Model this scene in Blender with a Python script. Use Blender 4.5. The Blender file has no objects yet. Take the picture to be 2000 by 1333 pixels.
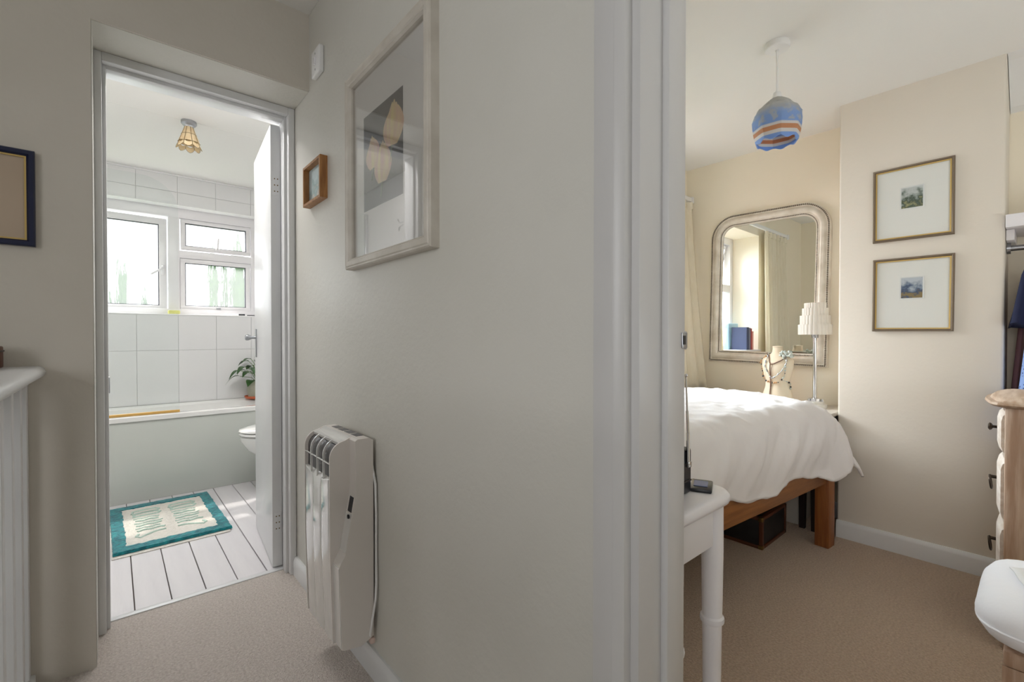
import bpy, bmesh, math, random
from mathutils import Vector, Matrix, noise
random.seed(7)
S = bpy.context.scene
COL = S.collection
R = math.radians
PI = math.pi

# ------------------------------------------------------------------ camera, world, lights, exposure
cd = bpy.data.cameras.new('camera'); cam = bpy.data.objects.new('camera', cd); COL.objects.link(cam)
cd.sensor_width = 36; cd.lens = 16.2; cd.clip_start = .01; cd.clip_end = 200
cam.location = (0, 0, 1.05); cam.rotation_euler = (R(90 - .6), 0, R(-40.9))
S.camera = cam

w = bpy.data.worlds.new('world'); S.world = w; w.use_nodes = True
bg = w.node_tree.nodes['Background']; bg.inputs[0].default_value = (.93, .97, 1, 1); bg.inputs[1].default_value = 2.0

def area(name, loc, target, sx, sy, power, col=(1, 1, 1)):
    l = bpy.data.lights.new(name, 'AREA'); l.shape = 'RECTANGLE'; l.size = sx; l.size_y = sy; l.energy = power; l.color = col
    o = bpy.data.objects.new(name, l); COL.objects.link(o); o.location = loc
    o.rotation_euler = (Vector(target) - Vector(loc)).to_track_quat('-Z', 'Y').to_euler()
    return o
area('daylight_bathroom', (.4, 5.6, 3.3), (.35, 4.0, 1.5), 2.4, 1.6, 340, (1, .98, .97))
area('fill_bathroom', (.3, 2.58, 2.255), (.3, 2.66, 0), .9, .3, 15, (1, .97, .955))  # fill light added out of view to brighten the bathroom, no fitting there
area('daylight_bedroom', (2.3, 3.3, 2.2), (2.3, 1.7, 1.35), 1.5, 1.6, 285, (.87, .94, 1))
area('fill_bedroom', (1.5, -1.1, 1.0), (1.75, -.5, 2.25), .9, .9, 11, (.88, .94, 1))  # added fill aimed up at the bedroom ceiling, stands for no real lamp
area('fill_landing', (-2.5, -.5, 1.75), (.6, .6, 1.2), 1.5, 1.4, 20, (1, .97, .965))  # added hall fill, shining in through an invented opening in the left wall
sun = bpy.data.lights.new('sun', 'SUN'); sun.energy = 5.5; sun.angle = R(1.0); sun.color = (1, .95, .86)
so = bpy.data.objects.new('sun', sun); COL.objects.link(so)
so.rotation_euler = Vector((-.10, -1.0, -1.35)).to_track_quat('-Z', 'Y').to_euler()

S.view_settings.view_transform = 'Standard'; S.view_settings.look = 'None'
S.view_settings.gamma = 1; S.view_settings.use_curve_mapping = False; S.view_settings.exposure = 0.0
S.cycles.use_denoising = True
S.cycles.max_bounces = 12; S.cycles.diffuse_bounces = 6; S.cycles.glossy_bounces = 5
S.cycles.transmission_bounces = 8; S.cycles.transparent_max_bounces = 16
S.cycles.sample_clamp_indirect = 8

# ------------------------------------------------------------------ materials
def lin(c):
    def f(v):
        v /= 255.
        return v / 12.92 if v <= .04045 else ((v + .055) / 1.055) ** 2.4
    return (f(c[0]), f(c[1]), f(c[2]), 1)

def mat(name, c, rough=.5, c2=None, nscale=8, stretch=(1, 1, 1), bump=0, bscale=60, bstretch=None, metal=0, spec=.5, coat=0, sheen=0, trans=0, detail=4, ramp=(.35, .65), sss=0):
    m = bpy.data.materials.new(name); m.use_nodes = True
    nt = m.node_tree; p = nt.nodes['Principled BSDF']
    p.inputs['Base Color'].default_value = lin(c); p.inputs['Roughness'].default_value = rough
    p.inputs['Metallic'].default_value = metal; p.inputs['Specular IOR Level'].default_value = spec
    p.inputs['Coat Weight'].default_value = coat; p.inputs['Coat Roughness'].default_value = .08
    p.inputs['Sheen Weight'].default_value = sheen
    if trans: p.inputs['Transmission Weight'].default_value = trans
    tc = nt.nodes.new('ShaderNodeTexCoord')
    if c2 is not None:
        mp = nt.nodes.new('ShaderNodeMapping'); mp.inputs['Scale'].default_value = stretch
        nt.links.new(tc.outputs['Object'], mp.inputs[0])
        n = nt.nodes.new('ShaderNodeTexNoise'); n.inputs['Scale'].default_value = nscale; n.inputs['Detail'].default_value = detail
        nt.links.new(mp.outputs[0], n.inputs['Vector'])
        r = nt.nodes.new('ShaderNodeValToRGB')
        r.color_ramp.elements[0].position = ramp[0]; r.color_ramp.elements[1].position = ramp[1]
        r.color_ramp.elements[0].color = lin(c); r.color_ramp.elements[1].color = lin(c2)
        nt.links.new(n.outputs['Fac'], r.inputs[0]); nt.links.new(r.outputs[0], p.inputs['Base Color'])
    if bump:
        mp = nt.nodes.new('ShaderNodeMapping'); mp.inputs['Scale'].default_value = bstretch or stretch
        nt.links.new(tc.outputs['Object'], mp.inputs[0])
        n = nt.nodes.new('ShaderNodeTexNoise'); n.inputs['Scale'].default_value = bscale; n.inputs['Detail'].default_value = 3
        nt.links.new(mp.outputs[0], n.inputs['Vector'])
        b = nt.nodes.new('ShaderNodeBump'); b.inputs['Strength'].default_value = bump; b.inputs['Distance'].default_value = .01
        nt.links.new(n.outputs['Fac'], b.inputs['Height']); nt.links.new(b.outputs[0], p.inputs['Normal'])
    return m

M = {}
M['hall_paint'] = mat('hall_paint', (219, 217, 210), .42, (214, 212, 204), 2.2, bump=.12, bscale=55)
M['end_paint'] = mat('end_paint', (213, 207, 197), .6, (208, 202, 191), 2, bump=.1, bscale=50)
M['cream_paint'] = mat('cream_paint', (246, 238, 220), .65, (243, 234, 215), 1.5, bump=.06, bscale=60)
M['breast_paint'] = mat('breast_paint', (231, 224, 213), .65, (228, 221, 209), 1.5, bump=.06, bscale=60)
M['ceiling_paint'] = mat('ceiling_paint', (240, 239, 236), .8, bump=.04, bscale=40)
M['gloss_white'] = mat('gloss_white', (228, 229, 230), .28, (222, 223, 224), 3, bump=.03, bscale=30, bstretch=(1, 1, .15))
M['jamb_white'] = mat('jamb_white', (216, 215, 214), .35, (208, 207, 207), 6, (1, 1, .2), bump=.05, bscale=30, bstretch=(1, 1, .1))
M['tile_white'] = mat('tile_white', (236, 236, 236), .12, (231, 231, 232), .8, spec=.5)
M['grout'] = mat('grout', (222, 222, 220), .8)
M['plain_white'] = mat('plain_white', (238, 238, 238), .5)
M['upvc'] = mat('upvc', (238, 236, 238), .25)
M['gasket'] = mat('gasket', (62, 60, 74), .5)
M['ceramic'] = mat('ceramic', (240, 240, 238), .08, coat=.4)
M['bath_panel'] = mat('bath_panel', (206, 210, 204), .22, (202, 207, 201), 2)
M['board_paint'] = mat('board_paint', (222, 219, 221), .33, (214, 211, 214), 3, (4, .6, 4), bump=.08, bscale=14, bstretch=(6, .5, 6))
M['board_gap'] = mat('board_gap', (92, 80, 74), .9)
M['carpet_hall'] = mat('carpet_hall', (226, 217, 209), .98, (194, 182, 174), 130, bump=.9, bscale=190, sheen=.25, ramp=(.3, .7))
M['carpet_bed'] = mat('carpet_bed', (210, 188, 166), .98, (180, 155, 132), 130, bump=.9, bscale=190, sheen=.25, ramp=(.3, .7))
M['oak'] = mat('oak', (158, 104, 56), .42, (132, 82, 40), 5, (1, 14, 14), bump=.08, bscale=20, bstretch=(1, 18, 18))
M['oak_leg'] = mat('oak_leg', (158, 98, 50), .42, (132, 76, 36), 5, (14, 14, 1), bump=.08, bscale=20, bstretch=(18, 18, 1))
M['limed_wood'] = mat('limed_wood', (196, 172, 152), .6, (160, 128, 104), 6, (9, 9, .7), bump=.2, bscale=14, bstretch=(12, 12, 1))
M['limed_top'] = mat('limed_top', (204, 182, 162), .5, (176, 148, 124), 6, (.7, 9, 9), bump=.15, bscale=14, bstretch=(1, 12, 12))
M['limed_front'] = mat('limed_front', (226, 218, 208), .55, (206, 192, 178), 6, (2, 9, 9), bump=.15, bscale=14)
M['white_paint'] = mat('white_paint', (233, 230, 232), .35, (228, 225, 228), 4)
M['duvet'] = mat('duvet', (236, 233, 233), .85, bump=.45, bscale=11, bstretch=(1, 1, .6), sheen=.2)
M['cushion'] = mat('cushion', (245, 246, 251), .8, bump=.15, bscale=30, sheen=.3)
M['linen'] = mat('linen', (252, 246, 230), .9, (248, 241, 223), 30, (1, 1, .3), bump=.25, bscale=120)
M['silver'] = mat('silver', (238, 232, 221), .33, (212, 203, 188), 12, metal=.12)
M['silver_dark'] = mat('silver_dark', (122, 112, 98), .45, metal=.4)
M['mirror'] = mat('mirror', (243, 246, 244), .0, metal=1)
M['chrome'] = mat('chrome', (220, 222, 226), .12, metal=1)
M['steel'] = mat('steel', (176, 178, 182), .3, metal=1)
M['bronze'] = mat('bronze', (58, 48, 40), .4, metal=.8)
M['black_plastic'] = mat('black_plastic', (26, 27, 34), .35)
M['dark_wood'] = mat('dark_wood', (40, 30, 26), .4)
M['black_case'] = mat('black_case', (32, 28, 28), .5, (22, 20, 22), 30)
M['leather_brown'] = mat('leather_brown', (88, 46, 26), .4)
M['brass'] = mat('brass', (150, 124, 74), .35, metal=1)
M['heater_white'] = mat('heater_white', (226, 225, 222), .10, spec=.9, coat=1)
M['heater_white'].node_tree.nodes['Principled BSDF'].inputs['Coat IOR'].default_value = 2.2
M['heater_side'] = mat('heater_side', (222, 216, 210), .32)
M['heater_dark'] = mat('heater_dark', (112, 110, 112), .4, metal=.6)
M['navy'] = mat('navy', (20, 28, 62), .3)
M['gold'] = mat('gold', (206, 178, 112), .4, metal=.5)
M['pewter'] = mat('pewter', (128, 114, 98), .4, metal=.4)
M['pine'] = mat('pine', (176, 126, 76), .45, (146, 98, 54), 8, (12, 12, 1.5))
M['frame_grey'] = mat('frame_grey', (214, 208, 198), .4, (200, 193, 182), 14)
M['mount'] = mat('mount', (246, 244, 240), .9)
M['mount_beige'] = mat('mount_beige', (196, 178, 158), .9, (188, 170, 150), 3)
M['art_dark'] = mat('art_dark', (62, 66, 78), .8, (52, 55, 66), 6)
M['petal'] = mat('petal', (240, 226, 150), .8, (226, 176, 162), 26, (1, 1, .4))
M['terracotta'] = mat('terracotta', (190, 98, 62), .7)
M['pot'] = mat('pot', (178, 176, 158), .4, (150, 152, 132), 12)
M['leaf'] = mat('leaf', (54, 92, 40), .4, (36, 70, 30), 20)
M['stem'] = mat('stem', (96, 128, 66), .5)
M['soil'] = mat('soil', (60, 44, 34), .95)
M['sponge'] = mat('sponge', (226, 224, 142), .9, bump=.4, bscale=150)
M['teal'] = mat('teal', (22, 146, 152), .95, (6, 98, 110), 38, bump=.9, bscale=120, sheen=.3)
M['mat_white'] = mat('mat_white', (232, 228, 220), .95, (222, 217, 208), 60, bump=.8, bscale=120)
M['mat_green'] = mat('mat_green', (196, 216, 205), .95, (184, 208, 196), 80, bump=.8, bscale=120)
M['amber'] = mat('amber', (208, 166, 92), .4)
M['shell'] = mat('shell', (240, 226, 196), .35, (226, 206, 168), 30, trans=0)
M['came'] = mat('came', (120, 100, 62), .4, metal=.7)
M['opal'] = mat('opal', (244, 240, 232), .35)
M['bust_cloth'] = mat('bust_cloth', (236, 226, 204), .85, (240, 222, 196), 12)
M['cord_brown'] = mat('cord_brown', (128, 100, 84), .7)
M['turquoise'] = mat('turquoise', (186, 198, 190), .4, (210, 216, 208), 60)
M['jet'] = mat('jet', (44, 44, 46), .3)
M['amber_bead'] = mat('amber_bead', (206, 160, 110), .3)
M['navy_cloth'] = mat('navy_cloth', (26, 32, 64), .9)
M['mauve_cloth'] = mat('mauve_cloth', (176, 132, 136), .9)
M['pine_green'] = mat('pine_green', (64, 100, 50), .9, (46, 80, 40), 14)
M['lawn'] = mat('lawn', (120, 140, 90), 1)
M['phone_blue'] = mat('phone_blue', (110, 124, 168), .25)
M['card'] = mat('card', (240, 236, 226), .8)
M['book_navy'] = mat('book_navy', (66, 76, 108), .6); M['book_grey'] = mat('book_grey', (126, 124, 140), .6)
M['book_red'] = mat('book_red', (176, 52, 52), .6); M['book_pink'] = mat('book_pink', (226, 164, 150), .6)
M['box_blue'] = mat('box_blue', (168, 204, 224), .6)
M['box_wood'] = mat('box_wood', (164, 106, 66), .5, (140, 86, 50), 6, (1, 10, 10))
M['brown_box'] = mat('brown_box', (98, 56, 40), .5)
M['paper_grey'] = mat('paper_grey', (222, 221, 220), .85)
M['blue_dot'] = mat('blue_dot', (40, 120, 200), .5); M['red_dot'] = mat('red_dot', (170, 50, 60), .5)
M['pale_box'] = mat('pale_box', (206, 200, 190), .8)
M['pink_soft'] = mat('pink_soft', (214, 190, 180), .8)

def pattern_cloth():
    m = mat('blue_print', (132, 160, 214), .9)
    nt = m.node_tree; p = nt.nodes['Principled BSDF']; tc = nt.nodes.new('ShaderNodeTexCoord')
    v = nt.nodes.new('ShaderNodeTexVoronoi'); v.inputs['Scale'].default_value = 70
    r = nt.nodes.new('ShaderNodeValToRGB'); r.color_ramp.interpolation = 'CONSTANT'
    r.color_ramp.elements[0].color = lin((58, 74, 128)); r.color_ramp.elements[1].position = .28; r.color_ramp.elements[1].color = lin((138, 164, 216))
    nt.links.new(tc.outputs['Object'], v.inputs['Vector']); nt.links.new(v.outputs['Distance'], r.inputs[0]); nt.links.new(r.outputs[0], p.inputs['Base Color'])
    return m
M['blue_print'] = pattern_cloth()

def brick_mat():
    m = mat('brick', (170, 100, 76), .9)
    nt = m.node_tree; p = nt.nodes['Principled BSDF']; tc = nt.nodes.new('ShaderNodeTexCoord')
    sx = nt.nodes.new('ShaderNodeSeparateXYZ'); cx = nt.nodes.new('ShaderNodeCombineXYZ')
    b = nt.nodes.new('ShaderNodeTexBrick'); b.inputs['Scale'].default_value = 1
    b.inputs['Color1'].default_value = lin((186, 112, 84)); b.inputs['Color2'].default_value = lin((160, 88, 66)); b.inputs['Mortar'].default_value = lin((206, 196, 182))
    b.inputs['Brick Width'].default_value = .225; b.inputs['Row Height'].default_value = .075; b.inputs['Mortar Size'].default_value = .006
    nt.links.new(tc.outputs['Object'], sx.inputs[0]); nt.links.new(sx.outputs['Y'], cx.inputs[0]); nt.links.new(sx.outputs['Z'], cx.inputs[1])
    nt.links.new(cx.outputs[0], b.inputs['Vector']); nt.links.new(b.outputs['Color'], p.inputs['Base Color'])
    return m
M['brick'] = brick_mat()

def glass_mat(name, ior=1.5, tint=(1, 1, 1), base=0.0):
    m = bpy.data.materials.new(name); m.use_nodes = True; nt = m.node_tree; nt.nodes.clear()
    o = nt.nodes.new('ShaderNodeOutputMaterial'); mx = nt.nodes.new('ShaderNodeMixShader')
    t = nt.nodes.new('ShaderNodeBsdfTransparent'); t.inputs[0].default_value = (*tint, 1)
    g = nt.nodes.new('ShaderNodeBsdfGlossy'); g.inputs['Roughness'].default_value = .0
    f = nt.nodes.new('ShaderNodeFresnel'); f.inputs[0].default_value = ior
    ge = nt.nodes.new('ShaderNodeNewGeometry'); mr = nt.nodes.new('ShaderNodeMapRange')   # same reflectance on both faces of a thin sheet
    mr.inputs['To Min'].default_value = ior; mr.inputs['To Max'].default_value = 1 / ior
    nt.links.new(ge.outputs['Backfacing'], mr.inputs['Value']); nt.links.new(mr.outputs[0], f.inputs[0])
    nt.links.new(f.outputs[0], mx.inputs[0]); nt.links.new(t.outputs[0], mx.inputs[1]); nt.links.new(g.outputs[0], mx.inputs[2]); nt.links.new(mx.outputs[0], o.inputs[0])
    return m
M['glass'] = glass_mat('clear_glass', 1.06, (.97, .985, .98))
M['window_glass'] = glass_mat('window_glass', 1.3, (.97, .98, .98))
M['picture_glass'] = glass_mat('picture_glass', 2.8, (.98, .98, .98))

def frosted():
    m = bpy.data.materials.new('reeded_obscure_glass'); m.use_nodes = True; nt = m.node_tree; nt.nodes.clear()
    o = nt.nodes.new('ShaderNodeOutputMaterial'); mx = nt.nodes.new('ShaderNodeMixShader'); mx2 = nt.nodes.new('ShaderNodeMixShader')
    rf = nt.nodes.new('ShaderNodeBsdfRefraction'); rf.inputs['Roughness'].default_value = .17; rf.inputs['IOR'].default_value = 1.05
    t = nt.nodes.new('ShaderNodeBsdfTransparent'); t.inputs[0].default_value = (1, 1, 1, 1)
    tr = nt.nodes.new('ShaderNodeBsdfTranslucent'); tr.inputs[0].default_value = (.95, .97, 1, 1)
    tc = nt.nodes.new('ShaderNodeTexCoord'); mp = nt.nodes.new('ShaderNodeMapping'); mp.inputs['Scale'].default_value = (1, 1, .12)
    n = nt.nodes.new('ShaderNodeTexNoise'); n.inputs['Scale'].default_value = 40
    b = nt.nodes.new('ShaderNodeBump'); b.inputs['Strength'].default_value = .5; b.inputs['Distance'].default_value = .02
    nt.links.new(tc.outputs['Object'], mp.inputs[0]); nt.links.new(mp.outputs[0], n.inputs['Vector']); nt.links.new(n.outputs['Fac'], b.inputs['Height']); nt.links.new(b.outputs[0], rf.inputs['Normal'])
    mx.inputs[0].default_value = .38; mx2.inputs[0].default_value = .13
    nt.links.new(rf.outputs[0], mx.inputs[1]); nt.links.new(t.outputs[0], mx.inputs[2])
    nt.links.new(mx.outputs[0], mx2.inputs[1]); nt.links.new(tr.outputs[0], mx2.inputs[2]); nt.links.new(mx2.outputs[0], o.inputs[0])
    return m
M['frosted'] = frosted()

def shade_mat():
    # painted glass pendant: stripes by height, mottled blue above
    m = mat('painted_glass', (150, 176, 220), .5, spec=.25)
    nt = m.node_tree; p = nt.nodes['Principled BSDF']; tc = nt.nodes.new('ShaderNodeTexCoord')
    sx = nt.nodes.new('ShaderNodeSeparateXYZ'); nt.links.new(tc.outputs['Object'], sx.inputs[0])
    n = nt.nodes.new('ShaderNodeTexNoise'); n.inputs['Scale'].default_value = 34; n.inputs['Detail'].default_value = 5
    nt.links.new(tc.outputs['Object'], n.inputs['Vector'])
    mr = nt.nodes.new('ShaderNodeMapRange'); mr.inputs['From Min'].default_value = -.19; mr.inputs['From Max'].default_value = 0
    nt.links.new(sx.outputs['Z'], mr.inputs['Value'])
    st = nt.nodes.new('ShaderNodeValToRGB'); st.color_ramp.interpolation = 'LINEAR'
    e = st.color_ramp.elements
    W = lin((236, 234, 232)); B = lin((150, 184, 236)); O = lin((218, 164, 126))
    e[0].position = 0; e[0].color = B; e[1].position = 1; e[1].color = lin((206, 206, 202))
    for ps, c in ((.12, B), (.13, W), (.19, W), (.20, O), (.28, O), (.29, W), (.33, W), (.35, B), (.52, lin((160, 190, 234))), (.74, lin((214, 215, 213)))):
        k = e.new(ps); k.color = c
    nt.links.new(mr.outputs[0], st.inputs[0])
    pt = nt.nodes.new('ShaderNodeValToRGB'); pt.color_ramp.elements[0].position = .50; pt.color_ramp.elements[1].position = .60
    nt.links.new(n.outputs['Fac'], pt.inputs[0])
    up = nt.nodes.new('ShaderNodeMath'); up.operation = 'GREATER_THAN'; up.inputs[1].default_value = .37; nt.links.new(mr.outputs[0], up.inputs[0])
    mu = nt.nodes.new('ShaderNodeMath'); mu.operation = 'MULTIPLY'; nt.links.new(up.outputs[0], mu.inputs[0]); nt.links.new(pt.outputs[0], mu.inputs[1])
    mu2 = nt.nodes.new('ShaderNodeMath'); mu2.operation = 'MULTIPLY'; mu2.inputs[1].default_value = .75; nt.links.new(mu.outputs[0], mu2.inputs[0])
    mx = nt.nodes.new('ShaderNodeMixRGB'); mx.inputs[2].default_value = lin((206, 208, 210))
    nt.links.new(mu2.outputs[0], mx.inputs[0]); nt.links.new(st.outputs[0], mx.inputs[1]); nt.links.new(mx.outputs[0], p.inputs['Base Color'])
    o = nt.nodes['Material Output']; ms = nt.nodes.new('ShaderNodeMixShader'); ms.inputs[0].default_value = .4
    tl = nt.nodes.new('ShaderNodeBsdfTranslucent'); nt.links.new(mx.outputs[0], tl.inputs[0])
    nt.links.new(p.outputs[0], ms.inputs[1]); nt.links.new(tl.outputs[0], ms.inputs[2]); nt.links.new(ms.outputs[0], o.inputs[0])
    return m
M['painted_glass'] = shade_mat()

def translucent(name, k):
    m = M[name]; nt = m.node_tree; p = nt.nodes['Principled BSDF']; o = nt.nodes['Material Output']
    ms = nt.nodes.new('ShaderNodeMixShader'); ms.inputs[0].default_value = k
    tl = nt.nodes.new('ShaderNodeBsdfTranslucent')
    if p.inputs['Base Color'].links: nt.links.new(p.inputs['Base Color'].links[0].from_socket, tl.inputs[0])
    else: tl.inputs[0].default_value = p.inputs['Base Color'].default_value
    nt.links.new(p.outputs[0], ms.inputs[1]); nt.links.new(tl.outputs[0], ms.inputs[2]); nt.links.new(ms.outputs[0], o.inputs[0])
for nm, k in (('shell', .45), ('linen', .35), ('opal', .3)): translucent(nm, k)

def art_mat(name, seed, sky, dark, ground):
    m = mat(name, sky, .8); nt = m.node_tree; p = nt.nodes['Principled BSDF']
    tc = nt.nodes.new('ShaderNodeTexCoord'); mp = nt.nodes.new('ShaderNodeMapping'); mp.inputs['Location'].default_value = (seed, seed * 2, seed)
    nt.links.new(tc.outputs['Object'], mp.inputs[0])
    n = nt.nodes.new('ShaderNodeTexNoise'); n.inputs['Scale'].default_value = 38; n.inputs['Detail'].default_value = 6; nt.links.new(mp.outputs[0], n.inputs['Vector'])
    sx = nt.nodes.new('ShaderNodeSeparateXYZ'); nt.links.new(tc.outputs['Object'], sx.inputs[0])
    mr = nt.nodes.new('ShaderNodeMapRange'); mr.inputs['From Min'].default_value = -.045; mr.inputs['From Max'].default_value = .045; mr.inputs['To Min'].default_value = -.22; mr.inputs['To Max'].default_value = .16
    nt.links.new(sx.outputs['Z'], mr.inputs['Value'])
    ad = nt.nodes.new('ShaderNodeMath'); nt.links.new(n.outputs['Fac'], ad.inputs[0]); nt.links.new(mr.outputs[0], ad.inputs[1])
    r = nt.nodes.new('ShaderNodeValToRGB'); e = r.color_ramp.elements
    e[0].position = .22; e[0].color = lin(ground); e[1].position = .62; e[1].color = lin(sky)
    k = e.new(.36); k.color = lin(dark); k = e.new(.46); k.color = lin(((dark[0] + sky[0]) // 2, (dark[1] + sky[1]) // 2, (dark[2] + sky[2]) // 2))
    nt.links.new(ad.outputs[0], r.inputs[0]); nt.links.new(r.outputs[0], p.inputs['Base Color'])
    return m
M['art_tree'] = art_mat('art_tree', 1.7, (206, 210, 210), (78, 92, 80), (176, 172, 132))
M['art_blue'] = art_mat('art_blue', 4.3, (200, 206, 214), (66, 86, 120), (150, 130, 92))
M['art_pale'] = art_mat('art_pale', 9.1, (206, 222, 226), (150, 180, 184), (214, 206, 200))

# ------------------------------------------------------------------ mesh building
class MB:
    def __init__(s): s.v = []; s.f = []
    def add(s, vs, fs):
        k = len(s.v); s.v += [tuple(v) for v in vs]; s.f += [tuple(i + k for i in f) for f in fs]; return s
    def bm(s, b):
        b.verts.ensure_lookup_table(); b.verts.index_update()
        s.add([v.co for v in b.verts], [[v.index for v in f.verts] for f in b.faces]); b.free(); return s
    def box(s, x0, x1, y0, y1, z0, z1, bev=0, seg=2, rot=None):
        b = bmesh.new(); bmesh.ops.create_cube(b, size=1)
        c = Vector(((x0 + x1) / 2, (y0 + y1) / 2, (z0 + z1) / 2)); d = (x1 - x0, y1 - y0, z1 - z0)
        for v in b.verts: v.co = Vector((v.co.x * d[0], v.co.y * d[1], v.co.z * d[2]))
        if bev: bmesh.ops.bevel(b, geom=b.edges[:], offset=min(bev, min(d) * .49), segments=seg, affect='EDGES', profile=.5)
        for v in b.verts: v.co = (rot @ v.co if rot else v.co) + c
        return s.bm(b)
    def loft(s, rings, cap=True, closed=True):
        n = len(rings[0]); k = len(s.v); fs = []
        for i in range(len(rings) - 1):
            for j in range(n if closed else n - 1):
                a = i * n + j; b_ = i * n + (j + 1) % n
                fs.append((a, b_, b_ + n, a + n))
        vs = [p for r in rings for p in r]
        if cap:
            fs.append(tuple(reversed(range(n)))); fs.append(tuple(range((len(rings) - 1) * n, len(rings) * n)))
        return s.add(vs, fs)
    def lathe(s, prof, c=(0, 0, 0), n=24, sx=1, sy=1, cap=True, axis='z', ph=0):
        rings = []
        for r, z in prof:
            ring = []
            for i in range(n):
                a = 2 * PI * i / n + ph; x = r * math.cos(a) * sx; y = r * math.sin(a) * sy
                p = (x, y, z) if axis == 'z' else ((z, x, y) if axis == 'x' else (x, z, y))
                ring.append((p[0] + c[0], p[1] + c[1], p[2] + c[2]))
            rings.append(ring)
        return s.loft(rings, cap)
    def tube(s, pts, r, n=8, cap=True):
        pts = [Vector(p) for p in pts]; rings = []; up = Vector((0, 0, 1)); prev = None
        for i, p in enumerate(pts):
            t = (pts[min(i + 1, len(pts) - 1)] - pts[max(i - 1, 0)]).normalized()
            u = t.cross(up) if prev is None else prev - t * prev.dot(t)
            if u.length < 1e-4: u = t.cross(Vector((1, 0, 0)))
            u.normalize(); w_ = t.cross(u); prev = u
            rr = r[i] if isinstance(r, (list, tuple)) else r
            rings.append([p + u * rr * math.cos(2 * PI * j / n) + w_ * rr * math.sin(2 * PI * j / n) for j in range(n)])
        return s.loft(rings, cap)
    def prism(s, poly, a0, a1, axis='y'):
        def P(p, a):
            return (p[0], a, p[1]) if axis == 'y' else ((a, p[0], p[1]) if axis == 'x' else (p[0], p[1], a))
        return s.loft([[P(p, a0) for p in poly], [P(p, a1) for p in poly]])
    def grid(s, nu, nv, fn):
        vs = [fn(i / (nu - 1), j / (nv - 1)) for i in range(nu) for j in range(nv)]
        fs = [(i * nv + j, i * nv + j + 1, (i + 1) * nv + j + 1, (i + 1) * nv + j) for i in range(nu - 1) for j in range(nv - 1)]
        return s.add(vs, fs)
    def sphere(s, c, r, n=8, sc=(1, 1, 1)):
        b = bmesh.new(); bmesh.ops.create_uvsphere(b, u_segments=n, v_segments=max(4, n * 2 // 3), radius=r)
        for v in b.verts: v.co = Vector((v.co.x * sc[0] + c[0], v.co.y * sc[1] + c[1], v.co.z * sc[2] + c[2]))
        return s.bm(b)
    def build(s, name, m, parent=None, smooth=True, ang=35, local=False, origin=None):
        me = bpy.data.meshes.new(name)
        off = Vector((0, 0, 0))
        if parent is not None and not local:
            q = parent
            while q is not None: off += q.location; q = q.parent
        if origin is not None: off = off + Vector(origin) if local else Vector(origin)
        me.from_pydata([tuple(Vector(v) - off) for v in s.v], [], s.f)
        b = bmesh.new(); b.from_mesh(me); bmesh.ops.recalc_face_normals(b, faces=b.faces[:]); b.to_mesh(me); b.free()
        me.materials.append(M[m])
        if smooth:
            me.polygons.foreach_set('use_smooth', [True] * len(me.polygons)); me.set_sharp_from_angle(angle=R(ang))
        o = bpy.data.objects.new(name, me); COL.objects.link(o)
        if parent is not None: o.parent = parent
        if origin is not None:
            if parent is not None:
                po = Vector((0, 0, 0)); q = parent
                if not local:
                    while q is not None: po += q.location; q = q.parent
                o.location = Vector(origin) - po
            else: o.location = origin
        return o

def tag(o, label, cat, group=None, kind=None):
    if label: o['label'] = label
    if cat: o['category'] = cat
    if group: o['group'] = group
    if kind: o['kind'] = kind
    return o
def thing(name, loc, label, cat, group=None, rz=0):
    o = bpy.data.objects.new(name, None); COL.objects.link(o); o.location = loc; o.rotation_euler = (0, 0, rz)
    o.empty_display_size = .05
    return tag(o, label, cat, group)
def struct(mb, name, m, parent=None, **k):
    o = mb.build(name, m, parent, **k)
    if parent is None: o['kind'] = 'structure'
    return o
def copy_to(o, loc, parent=None, name=None):
    c = o.copy(); COL.objects.link(c); c.location = loc
    if parent is not None: c.parent = parent
    return c
def copy_tree(o, loc):
    def rec(src, par):
        c = src.copy(); COL.objects.link(c)
        if par is not None: c.parent = par
        for ch in list(src.children): rec(ch, c)
        return c
    r = rec(o, None); r.location = loc; return r

# ------------------------------------------------------------------ setting: hall
HX, HY = .609, 1.958
struct(MB().box(-1.75, .73, -2.3, 2.24, -.06, 0), 'floor_hall', 'carpet_hall', smooth=False)
struct(MB().box(-1.85, .73, -2.4, 2.30, 2.35, 2.43), 'ceiling_hall', 'ceiling_paint', smooth=False)
b = MB().box(HX, .73, .47, 2.30, 0, 2.35, .004).box(HX, .73, -.42, .47, 2.02, 2.35).box(HX, .73, -2.4, -.42, 0, 2.35)
struct(b, 'wall_right', 'hall_paint')
b = MB().prism([(-1.85, 0), (-.046, 0), (-.046, 2.045), (HX, 2.045), (HX, 2.35), (-1.85, 2.35)], HY, 2.30, 'y')
struct(b, 'wall_end', 'end_paint', smooth=False)
b = MB().box(-1.85, -1.75, -2.4, -1.2, 0, 2.35).box(-1.85, -1.75, .4, HY, 0, 2.35).box(-1.85, -1.75, -1.2, .4, 0, .95).box(-1.85, -1.75, -1.2, .4, 2.1, 2.35)
struct(b, 'wall_left', 'hall_paint', smooth=False)
struct(MB().box(-1.85, .73, -2.4, -2.3, 0, 2.35), 'wall_back', 'hall_paint', smooth=False)
# reveal lining plaster (paler than the end wall, inside the bathroom door recess)
b = MB().box(-.0455, -.0448, HY + .008, 2.17, 0, 2.045).box(-.045, HX - .0005, HY + .008, 2.17, 2.0435, 2.0448)
struct(b, 'trim_1', 'hall_paint', smooth=False)
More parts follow.
